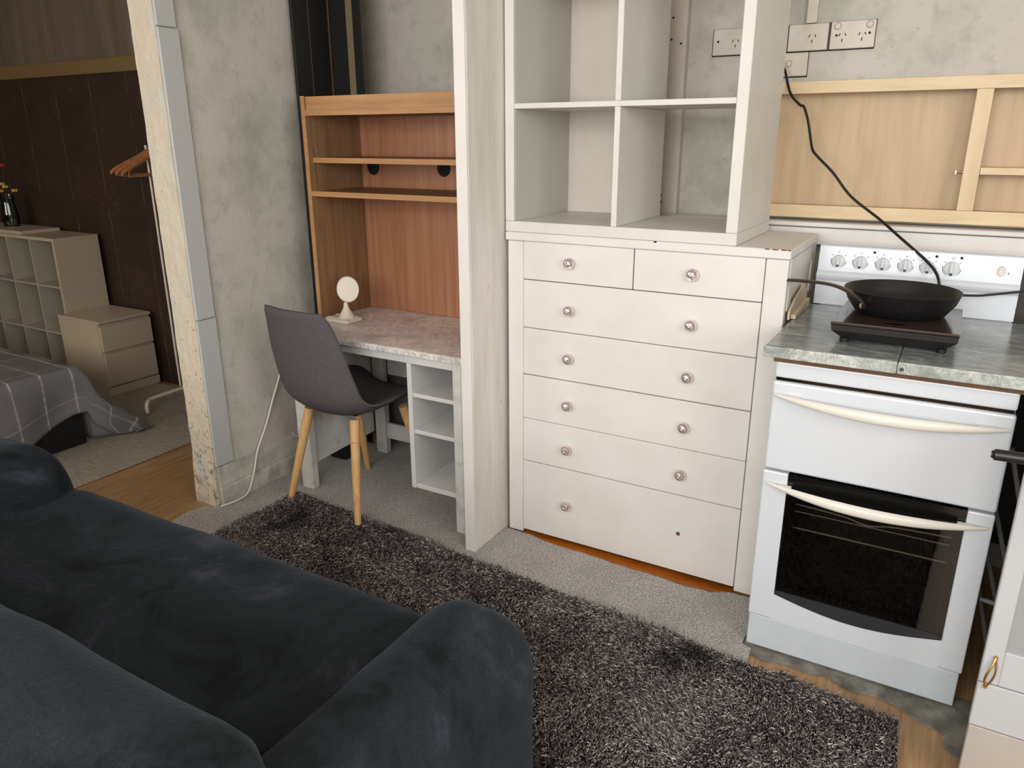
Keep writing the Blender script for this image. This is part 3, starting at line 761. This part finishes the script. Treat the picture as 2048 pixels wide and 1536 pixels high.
    for x, R in ((.956, .0185), (1.019, .0185), (1.082, .0185), (1.144, .0185), (1.203, .0185), (1.265, .0205)):
        z = 1.064; y = yf(z); bm = new()
        lathe(bm, [(R, y+.001), (R, y-.002), (R*.9, y-.006), (0, y-.007)], (x, 0, z), 28, 'Y')
        bx(bm, x-.0045, x+.0045, y-.017, y-.006, z-R*.95, z+R*.95, .002)
        k = obj('knob', bm, 'knob_grey', bp, False)
        bm = new(); pts = [(x+(R+.003)*math.cos(a), y-.0012, z+(R+.003)*math.sin(a)) for a in np.linspace(PI*.92, PI*1.98, 22)]
        tube(bm, pts, .0009, 5); bx(bm, x-.0035, x+.0035, y-.0178, y-.0168, z-R*.93, z-R*.55)
        for dx_, dz_ in ((0, .027), (-.018, .018), (.019, .017)): bx(bm, x+dx_-.0012, x+dx_+.0012, y-.0008, y+.001, z+dz_-.0012, z+dz_+.0012)
        obj('knob_scale', bm, 'mark_dark', k)
    for x in (1.055, 1.222, 1.286):
        obj('indicator_lamp', lathe(new(), [(0, yf(1.095)-.002), (.0035, yf(1.095)-.002), (.004, yf(1.095)+.0005)], (x, 0, 1.0955), 12, 'Y'), 'slot_dark', bp)
    obj('printed_mark', box(1.262, 1.270, yf(1.094)-.0008, yf(1.094)+.001, 1.0945, 1.0957), 'mark_dark', bp); obj('printed_mark', box(1.405, 1.4075, yf(1.06)-.0006, yf(1.06)+.001, 1.058, 1.063), 'mark_dark', bp); bm = new()
    for k in range(14):
        a = 2*PI*k/14; bx(bm, 1.388+.0105*math.cos(a)-.001, 1.388+.0105*math.cos(a)+.001, yf(1.06)-.0006, yf(1.06)+.001, 1.063+.0165*math.sin(a)-.001, 1.063+.0165*math.sin(a)+.001)
    obj('dotted_ring', bm, 'mark_dark', bp)['kind'] = 'stuff'
    bm = lathe(new(), [(0, -.003), (.006, -.003), (.008, 0)], (0, 0, 0), 20, 'Y')
    for v in bm.verts: v.co = Vector((v.co.x, v.co.y+yf(1.06), v.co.z*1.6+1.063)) if False else Vector((v.co.x+1.388, v.co.y+yf(1.063)-.0005, v.co.z*1.7+1.063))
    obj('light_switch', bm, 'cream_plastic', bp, True)
cooker()
def bench():
    r = thing('worktop', 'grey marbled laminate worktop laid across the top of the cooker', 'worktop', (1.3, 0, .87))
    obj('slab', box(.8815, 1.189, -.2785, .312, .8955, .924, .003, 2), 'bench_marble', r)
    obj('slab', box(1.190, 2.2, -.2785, .312, .8955, .924, .003, 2), 'bench_marble', r)
    lab(obj('front_edging', (lambda b: (bx(b, .8800, 1.189, -.2865, -.279, .895, .9245, .003, 2), bx(b, 1.190, 2.2, -.2865, -.279, .895, .9245, .003, 2))[0])(new()), 'bench_marble_edge', r), 'paler marbled front edging')
    obj('edging_screw', lathe(new(), [(0, -.2872), (.005, -.2872), (.005, -.2862)], (1.200, 0, .908), 12, 'Y'), 'mark_dark', r)
    lab(obj('timber_underside', box(.905, 2.2, -.272, .30, .8825, .8945), 'bench_underside', r), 'rough brown chipboard underside')
bench()
def hotplate():
    global HOT
    HOT = r = thing('portable_hotplate', 'dark brown glass-topped portable cooking plate on the worktop', 'hotplate', (1.16, 0, .925))
    x0, x1, y0, y1 = 1.017, 1.309, -.178, .150
    obj('glass_top', box(x0, x1, y0, y1, .974, .9815, .003, 2), 'hotplate_glass', r)
    bm = new(); vs = []
    for z, ins in ((.973, .002), (.958, .004), (.934, .030)):
        vs.append([bm.verts.new(p) for p in ((x0+ins, y0+ins, z), (x1-ins, y0+ins, z), (x1-ins, y1-ins, z), (x0+ins, y1-ins, z))])
    for a, b in zip(vs, vs[1:]):
        for k in range(4): bm.faces.new((a[k], a[(k+1) % 4], b[(k+1) % 4], b[k]))
    bm.faces.new(vs[0]); bm.faces.new(vs[-1][::-1]); obj('body', bm, 'hotplate_body', r)
    for x in (x0+.035, x1-.035):
        for y in (y0+.035, y1-.035): obj('foot', lathe(new(), [(.011, .925), (.012, .935)], (x, y, 0), 14, 'Z', True, True), 'black_plastic', r)
    bm = lathe(new(), [(0, .9822), (.026, .9822), (.027, .9814)], (0, 0, 0), 28)
    for v in bm.verts: v.co = Vector((v.co.x+1.165, v.co.y*.45-.140, v.co.z))
    obj('control_button', bm, 'oven_black', r)
hotplate()
def pan():
    cx, cy, b = 1.160, .016, .9818
    r = thing('frying_pan', 'black non-stick frying pan on the portable cooking plate', 'frying pan', (cx, cy, b))
    bm = lathe(new(), [(0, b), (.098, b), (.112, b+.006), (.132, b+.035), (.1405, b+.060), (.1425, b+.0635), (.1405, b+.065), (.1375, b+.062), (.128, b+.036), (.106, b+.010), (.094, b+.006), (.03, b+.005), (0, b+.005)], (cx, cy, 0), 64)
    obj('bowl', bm, 'nonstick', r, True)
    # handle leaves the near-left flank and sweeps to the left
    S = smooth_pts([(1.084, -.106, 1.010), (1.082, -.110, 1.023), (1.062, -.098, 1.036), (1.02, -.06, 1.048), (.97, -.02, 1.050), (.90, .0, 1.048), (.866, .01, 1.045)], 6)
    bm = new(); n = len(S); rings = []
    for i, p in enumerate(S):
        d = (S[min(i+1, n-1)]-S[max(i-1, 0)]).normalized(); sd = d.cross(Vector((0, 0, 1))).normalized(); u_ = sd.cross(d)
        f = i/(n-1); wv = (.006+.007*min(1, f*1.6))*(1 if f < .93 else .75); hv = .0028+.002*f
        rings.append([bm.verts.new(p+sd*wv*math.cos(a)+u_*hv*math.sin(a)) for a in np.linspace(0, 2*PI, 12, endpoint=False)])
    for a, c in zip(rings, rings[1:]):
        for k in range(12): bm.faces.new((a[k], a[(k+1) % 12], c[(k+1) % 12], c[k]))
    bm.faces.new(rings[0][::-1]); bm.faces.new(rings[-1])
    h = obj('handle', bm, 'pan_handle', r, True)
    bm = new(); lathe(bm, [(.008, 0), (.008, .006), (.0, .008)], (0, 0, 0), 14)
    Rm = Vector((-.55, -.83, .1)).to_track_quat('Z', 'Y').to_matrix()
    for v in bm.verts: v.co = Rm @ v.co+Vector((1.082, -.100, 1.014))
    obj('rivet', bm, 'silver_metal', h, True)
t = NT('pan_handle'); t.base((84, 78, 72)); MT['pan_handle'] = t.set(.3, .8)
pan()
def pan2():
    r = thing('saucepan', 'black handle of a pan reaching over the right cabinet', 'saucepan', (1.66, -.72, .90))
    lathe_pts = [(0, .885), (.095, .885), (.105, .895), (.108, .96), (.111, .962), (.106, .963), (.102, .9), (0, .892)]
    obj('bowl', lathe(new(), lathe_pts, (1.68, -.72, 0), 40), 'nonstick', r, True)
    P = smooth_pts([(1.574, -.765, .945), (1.50, -.775, .928), (1.44, -.772, .914), (1.395, -.768, .910), (1.375, -.767, .909)], 5)
    n = len(P)
    obj('handle', tube(new(), P, [.007+.003*min(1, i/(n-1)*2) if i < n-2 else .0065 for i in range(n)], 12), 'black_plastic', r, True)
pan2()

# cords
o = obj('power_cord', tube(new(), smooth_pts([(.66, .60, 1.66), (.685, .57, 1.642), (.717, .53, 1.57), (.752, .522, 1.532), (.768, .52, 1.523), (.786, .515, 1.48), (.798, .51, 1.437), (.811, .50, 1.395), (.827, .49, 1.375), (.887, .47, 1.322), (.932, .46, 1.27), (.968, .45, 1.238), (1.049, .42, 1.185), (1.115, .37, 1.14), (1.194, .31, 1.086), (1.228, .275, 1.055), (1.242, .255, 1.02), (1.247, .235, .96), (1.25, .20, .945), (1.25, .16, .955)], 6), .0042, 8), 'black_cable', HOT, True)
lab(o, 'thick black cord hanging down from the wall sockets')
o = obj('electric_cable', tube(new(), smooth_pts([(1.262, .285, .94), (1.268, .285, .985), (1.292, .275, .996), (1.34, .275, 1.000), (1.37, .277, 1.005), (1.439, .278, 1.02), (1.50, .285, 1.03), (1.56, .30, .98), (1.60, .30, .93)], 6), .0034, 8), 'black_cable', None, True)
tag(o, 'thin black cable running right from the pan across the cooker back', 'cable')
o = obj('extension_cord', tube(new(), smooth_pts([(-1.135, -.02, .60), (-1.155, -.035, .53), (-1.156, -.06, .46), (-1.156, -.11, .368), (-1.156, -.16, .27), (-1.156, -.218, .177), (-1.146, -.26, .09), (-1.135, -.31, .025), (-1.13, -.37, .017), (-1.14, -.42, .016), (-1.148, -.44, .016)], 6), .0042, 8), 'white_cable', None, True)
tag(o, 'thin white cord hanging down the left wall to the carpet', 'cord')
o = obj('thin_cable', tube(new(), smooth_pts([(-1.155, -.02, .19), (-1.15, .0, .168), (-1.147, .035, .165), (-1.145, .05, .12), (-1.142, .06, .05), (-1.135, .08, .016)], 6), .0025, 8), 'white_cable', None, True)
tag(o, 'short white cable at the skirting behind the chair leg', 'cable')

# ------------------------------------------------------------------ wall sockets
def slots(bm, x, z, y, s=1):
    for dx_, a in ((-.009, .5), (.009, -.5)):
        for k in (0,):
            R = Matrix.Rotation(a, 4, 'Y'); b = new(); bx(b, -.0013, .0013, 0, .001, -.0045, .0045)
            for v in b.verts: v.co = R @ v.co+Vector((x+dx_*s, y, z+.006))
            m = bpy.data.meshes.new('t'); b.to_mesh(m); bm.from_mesh(m); b.free(); bpy.data.meshes.remove(m)
    bx(bm, x-.0014, x+.0014, y, y+.001, z-.015, z-.006)
def outlet(x0, x1, z0, z1, label, sockets, switches, screws=(), y=.606, logo=None):
    r = thing('wall_socket', label, 'power socket', ((x0+x1)/2, .613, z0), 0, 'power sockets on the back wall')
    obj('shadow_gap', box(x0-.0035, x1+.001, y+.008, .6197, z0-.003, z1+.001), 'slot_dark', r)  # dark box added for the grimy shadow gap left of and below the plate
    p = obj('plate', box(x0, x1, y, .6195, z0, z1, .003, 2), 'outlet_plastic', r)
    if sockets:
        for sx, sz in sockets:
            bm = new(); slots(bm, sx, sz, y-.0007); obj('pin_slots', bm, 'slot_dark', p)
    for sx, sz in switches:
        s = obj('switch', lathe(new(), [(.0095, y+.0005), (.0095, y-.002), (.008, y-.003), (0, y-.003)], (sx, 0, sz), 20, 'Y'), 'outlet_plastic', p, True)
        obj('switch_ring', lathe(new(), [(.0095, y-.0003), (.0105, y-.0006), (.0115, y+.0002)], (sx, 0, sz), 20, 'Y'), 'mark_brown', s)
    for sx, sz in screws: obj('screw_hole', lathe(new(), [(0, y-.0008), (.0038, y-.0008), (.004, y+.0004)], (sx, 0, sz), 12, 'Y'), 'slot_dark', p)
plain('mark_brown', (140, 124, 106), .6)
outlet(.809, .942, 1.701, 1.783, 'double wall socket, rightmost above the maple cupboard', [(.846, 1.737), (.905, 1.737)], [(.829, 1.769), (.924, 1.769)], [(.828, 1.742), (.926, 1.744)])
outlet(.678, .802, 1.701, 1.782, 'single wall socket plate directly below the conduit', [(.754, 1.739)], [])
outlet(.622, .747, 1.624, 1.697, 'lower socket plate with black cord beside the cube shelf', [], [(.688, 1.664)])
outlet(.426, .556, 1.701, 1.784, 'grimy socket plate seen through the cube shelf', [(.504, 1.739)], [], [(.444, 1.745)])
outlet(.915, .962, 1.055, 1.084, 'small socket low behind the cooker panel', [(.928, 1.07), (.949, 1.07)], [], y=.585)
o = obj('cable_conduit', box(.729, .762, .606, .6195, 1.784, 2.495, .003, 2), 'outlet_plastic'); tag(o, 'narrow painted cable conduit rising from a wall socket', 'conduit')

# cardboard between chest and cooker
bm = new()
for k, (a, b, c) in enumerate(((.8885, .8905, .98), (.893, .8955, .965), (.8975, .8995, .95))): bx(bm, a, b, -.02+.02*k, .25, .9255, c)
bm.free()
o = obj('cardboard_piece', (lambda b: (prism(b, [(.03, .926), (.29, .926), (.29, .965), (.24, 1.0), (.10, .975), (.03, .95)], .8735, .880, 'X'), prism(b, [(.05, .926), (.27, .926), (.27, .95), (.05, .938)], .8805, .8935, 'X'))[0])(new()), 'cardboard')
tag(o, 'torn tan cardboard wedged between chest and cooker worktop', 'cardboard')

# ------------------------------------------------------------------ right-hand cabinet
def cabinet():
    r = thing('kitchen_cabinet', 'white kitchen cabinet with paned door and brass handle at right', 'cabinet', (1.7, -.4, 0))
    X0, X1, Y = 1.452, 1.95, -.55
    obj('carcass', box(X0+.13, X1, Y+.02, -.33, .0, .86, .002, 1), 'cabinet_white', r)
    d = new(); bx(d, X0, X0+.036, Y, Y+.019, .312, .84, .002, 1); bx(d, X1-.036, X1, Y, Y+.019, .312, .84, .002, 1); bx(d, X0+.036, X1-.036, Y, Y+.019, .312, .397, .002, 1); bx(d, X0+.036, X1-.036, Y, Y+.019, .70, .84, .002, 1)
    door = obj('door', d, 'cabinet_white', r)
    obj('door_pane', box(X0+.036, X1-.036, Y+.008, Y+.014, .397, .70), 'frosted_pane', door)
    hx = X0+.016; bm = new()
    tube(bm, smooth_pts([(hx-.002, Y-.003, .304), (hx-.006, Y-.008, .322), (hx-.004, Y-.012, .344), (hx+.003, Y-.008, .366), (hx+.006, Y-.003, .380)], 4), .0022, 8)
    tube(bm, smooth_pts([(hx-.002, Y-.003, .304), (hx+.004, Y-.008, .320), (hx+.009, Y-.012, .344), (hx+.009, Y-.008, .364), (hx+.006, Y-.003, .380)], 4), .0022, 8)
    lathe(bm, [(0, Y-.004), (.0045, Y-.004), (.005, Y)], (hx-.002, 0, .304), 10, 'Y'); lathe(bm, [(0, Y-.004), (.0045, Y-.004), (.005, Y)], (hx+.006, 0, .380), 10, 'Y')
    obj('handle', bm, 'gold_metal', door, True)
    lab(obj('drawer', box(X0, X1, Y, Y+.019, .198, .309, .002, 1), 'cabinet_white', r), 'plain white drawer front')
    lab(obj('kick_panel', box(X0+.001, X1, Y+.001, Y+.019, .0, .195, .002, 1), 'cabinet_plinth', r), 'beige bottom panel')
    obj('counter', box(X0+.03, X1+.03, Y-.03, -.29, .8605, .884, .004, 2), 'bench_marble_edge', r)
cabinet()
def airer():
    r = thing('wire_rack', 'grey metal bar rack leaning in the gap beside the cooker', 'rack', (1.55, -.1, .02))
    for a, b in (((1.462, -.12, .70), (1.56, -.12, .36)), ((1.455, -.10, .53), (1.56, -.10, .20)), ((1.455, -.08, .40), (1.56, -.08, .08)), ((1.452, -.06, .30), (1.53, -.06, .02)), ((1.455, -.2, .315), (1.60, -.2, .30))):
        obj('bar', tube(new(), [a, b], .006, 8), 'rack_grey', r, True)
    obj('bar', tube(new(), [(1.565, -.09, .76), (1.565, -.09, .01)], .007, 8), 'rack_grey', r, True)
airer()
struct('wall_gap_shade', box(1.62, 1.66, -.30, .59, 0.0, .865), 'shaded_brown_tile')  # dark side added so the gap beside the cooker reads as shaded

# ------------------------------------------------------------------ bedroom
o = obj('bedroom_rug', box(-4.9, -1.85, -2.2, .49, .0005, .011, .003, 1), 'bedroom_rug_weave'); tag(o, 'worn grey-beige woven rug on the bedroom floor', 'rug')
def bed():
    r = thing('bed', 'low bed with black fabric base in the bedroom', 'bed', (-3.2, -.95, .0115))
    obj('base', box(-4.35, -2.275, -1.62, -.30, .012, .22, .01), 'black_fabric', r)
    obj('mattress', soft_box(-4.35, -2.275, -1.62, -.30, .222, .392, .05, 14, .004), 'bedroom_laminate', r, True)
bed()
def spread():
    xe, ye, zt = -2.268, -.285, .402
    SX, SY = 2.0, 1.3
    def f(u, v):
        s = u*(SX+.40)-SX; t = v*(SY+.36)-SY           # beyond 0 => hanging
        hx = .345-.13*max(0, min(1, (t+.42)/.36)) if t < 0 else .27+.10*min(1, t/.1)
        a = max(0, s)/.40*hx; b = max(0, t)
        x = xe+min(s, 0); y = ye+min(t, 0); z = zt
        rr = .02
        ax = min(a, .03)/.03; bx_ = min(b, .03)/.03
        drop = math.sqrt(a*a+b*b) if (a > 0 and b > 0) else a+b
        z = zt-drop*1.03+.012*(1 if drop > 0 else 0)*0
        x += .014*ax+.018*math.sin(t*17+1)*min(1, a*5)
        y += .014*bx_+.012*math.sin(s*13)*min(1, b*5)
        if a > 0 and b > 0:
            k = min(1, a/.25)*min(1, b/.25); x += .07*k; y += .22*k+.05*math.sin(a*40)*k
        z += .006*noise.noise(Vector((s*5, t*5, 0)))*(1 if drop == 0 else 0)
        z = max(z, .020+.01*abs(math.sin((a+b)*30))*(1 if drop > .3 else 0))
        return Vector((x, y, z))
    bm = grid(new(), f, 96, 72, lambda a, b: (a*2.4, b*1.66))
    o = obj('bedspread', bm, 'plaid_cover', None, True, loc=(-3.0, -.9, .40))
    m = o.modifiers.new('thick', 'SOLIDIFY'); m.thickness = .004; m.offset = 1
    tag(o, 'grey plaid cover draped over the bed corner onto the rug', 'bedspread')
spread()
def bshelf():
    r = thing('cube_bookcase', 'pale three-row cube bookcase against the brown bedroom wall', 'bookcase', (-3.8, .37, 0))
    xs = [-3.232, -3.49, -3.74, -3.99, -4.24, -4.49]; zs = [.885, .597, .31, .02]; f = .0115
    obj('frame', (lambda b: (bx(b, -3.252, -3.232, .24, .51, f, .885), bx(b, -4.49, -4.47, .24, .51, f, .885), bx(b, -4.4695, -3.2525, .24, .51, .867, .885), bx(b, -4.4695, -3.2525, .24, .51, f, .03))[0])(new()), 'bedroom_laminate', r)
    for z in zs[1:3]: obj('shelf', box(-4.469, -3.253, .242, .505, z-.006, z+.006), 'bedroom_laminate_inner', r)
    for x in xs[1:5]:
        for z0, z1 in ((.031, .303), (.317, .590), (.604, .866)): obj('divider', box(x-.006, x+.006, .242, .505, z0, z1), 'bedroom_laminate_inner', r)
    obj('back_panel', box(-4.469, -3.253, .506, .511, .031, .866), 'bedroom_laminate_inner', r)
bshelf()
def nightstand():
    r = thing('nightstand', 'beige two-drawer nightstand beside the cube bookcase', 'nightstand', (-3.02, .35, .0115))
    x0, x1, y0, y1 = -3.226, -2.83, .185, .508
    obj('carcass', (lambda b: (bx(b, x0, x1-.02, y0, y0+.014, .0115, .436), bx(b, x0, x1-.02, y1-.014, y1, .0115, .436), bx(b, x0, x0+.01, y0+.014, y1-.014, .0115, .436), bx(b, x0+.01, x1-.021, y0+.014, y1-.014, .06, .43))[0])(new()), 'bedroom_laminate', r)
    obj('top', box(x0, x1, y0-.003, y1, .4365, .452, .002, 1), 'bedroom_laminate', r)
    for z0, z1 in ((.272, .420), (.066, .258)): obj('drawer', box(x1-.0195, x1-.002, y0+.003, y1-.003, z0, z1, .002, 1), 'bedroom_laminate', r)
    obj('plinth', box(x1-.0195, x1-.004, y0, y1, .0115, .060), 'bedroom_laminate', r)
nightstand()
o = obj('tray_board', box(-4.35, -3.60, .26, .50, .8855, .905, .002, 1), 'bedroom_laminate'); tag(o, 'flat pale board lying on top of the cube bookcase', 'board')
def vase():
    r = thing('flower_vase', 'clear glass vase at the left edge on the bookcase', 'vase', (-3.95, .40, .9055))
    obj('glass', lathe(new(), [(0, .9055), (.042, .9055), (.05, .94), (.045, 1.0), (.035, 1.06), (.04, 1.10), (.037, 1.10), (.032, 1.06), (.042, 1.0), (.046, .94), (.038, .912), (0, .912)], (-3.95, .40, 0), 20), 'clear_glass', r, True)
vase()
for i, (x, y, z, m, l) in enumerate(((-3.862, .36, 1.150, 'yellow_petal', 'yellow flower, upper of the pair nearest the right of the vase'), (-3.80, .38, 1.128, 'yellow_petal', 'small orange-yellow flower farthest right in the vase'), (-3.885, .34, 1.125, 'yellow_petal', 'yellow flower lowest above the rim of the vase'), (-3.915, .37, 1.165, 'cream_petal', 'pale cream flower in the middle of the bouquet'), (-3.93, .40, 1.275, 'red_petal', 'red flower at the top of the bouquet'))):
    r = thing('cut_flower', l, 'flower', (x, y, z), 0, 'cut flowers in the glass vase')
    bm = new()
    for k in range(11):
        a = k*2.4; rr = .009+.001*(k % 3); b = new(); bmesh.ops.create_icosphere(b, subdivisions=1, radius=.009)
        for v in b.verts: v.co = Vector((v.co.x+x+rr*math.cos(a)*(1 if k else 0), v.co.y+y+rr*math.sin(a)*(1 if k else 0), v.co.z*.8+z+.006*(k % 2)))
        mm = bpy.data.meshes.new('t'); b.to_mesh(mm); bm.from_mesh(mm); b.free(); bpy.data.meshes.remove(mm)
    obj('bloom', bm, m, r, True)
    obj('stem', tube(new(), smooth_pts([(x, y, z-.008), ((x-3.95)/2, (y+.4)/2, 1.09), (-3.95+.006*i, .40+.004*i, .92)], 4), .002, 6), 'green_stem', r, True)
def rack():
    r = thing('clothes_rack', 'white tubular clothes rack standing behind the doorway jamb', 'clothes rack', (-2.0, .35, .0115))
    obj('foot_bar', tube(new(), smooth_pts([(-2.372, .098, .023), (-2.375, .098, .055), (-2.385, .115, .078), (-2.405, .16, .082), (-2.412, .30, .082), (-2.412, .45, .082), (-2.412, .478, .066), (-2.412, .48, .023)], 5), .0105, 12), 'white_tube', r, True)
    obj('foot_bar', tube(new(), smooth_pts([(-1.55, .098, .012), (-1.55, .098, .055), (-1.55, .115, .078), (-1.55, .16, .082), (-1.55, .30, .082), (-1.55, .45, .082), (-1.55, .478, .066), (-1.55, .48, .012)], 5), .0105, 12), 'white_tube', r, True)
    for x in (-2.412, -1.55): obj('post', tube(new(), [(x, .375, .089), (x, .375, 1.46)], .0105, 12), 'white_tube', r, True)
    obj('post_sleeve', tube(new(), [(-2.412, .345, .10), (-2.412, .345, 1.40)], .006, 10), 'white_tube', r, True)
    obj('hanging_rail', tube(new(), [(-2.414, .375, 1.47), (-1.50, .375, 1.47)], .0105, 12), 'white_tube', r, True)
    obj('base_rail', tube(new(), [(-2.412, .375, .12), (-1.55, .375, .12)], .008, 12), 'white_tube', r, True)
rack()
for i, (x, dz, dy, l) in enumerate(((-2.388, .0, -.012, 'wooden coat hanger, leftmost of three on the rack'), (-2.366, .0, .0, 'wooden coat hanger in the middle of three on the rack'), (-2.344, -.0, .014, 'wooden coat hanger nearest the jamb on the rack'))):
    r = thing('coat_hanger', l, 'coat hanger', (x, .375, 1.30), 0, 'wooden hangers on the clothes rack')
    z1 = 1.385-.004*i; c = .375
    bm = new(); P = smooth_pts([(x, c-.245+dy, z1-.112), (x, c-.21+dy, z1-.092), (x, c-.09, z1-.04), (x, c, z1), (x, c+.07, z1-.04), (x, c+.125, z1-.085)], 4); rings = []
    for i2, p in enumerate(P):
        k = 1-abs(i2/(len(P)-1)-.5)*.9
        rings.append([bm.verts.new(p+Vector((.006*math.cos(a), 0, .016*k*math.sin(a)))) for a in np.linspace(0, 2*PI, 10, endpoint=False)])
    for a, b in zip(rings, rings[1:]):
        for k in range(10): bm.faces.new((a[k], a[(k+1) % 10], b[(k+1) % 10], b[k]))
    bm.faces.new(rings[0][::-1]); bm.faces.new(rings[-1])
    obj('shoulder_bar', bm, 'hanger_wood', r, True)
    obj('trouser_bar', tube(new(), [(x, c-.205+dy, z1-.10), (x, c-.205+dy, z1-.125), (x, c+.11, z1-.125), (x, c+.11, z1-.085)], .004, 8), 'hanger_wood', r, True)
    obj('hook', tube(new(), smooth_pts([(x, c, z1+.012), (x, c, z1+.05), (x, c+.012, z1+.062), (x, c+.018, z1+.085), (x, c+.008, z1+.1), (x, c-.008, z1+.1), (x, c-.016, z1+.09)], 4), .0018, 8), 'chrome', r, True)
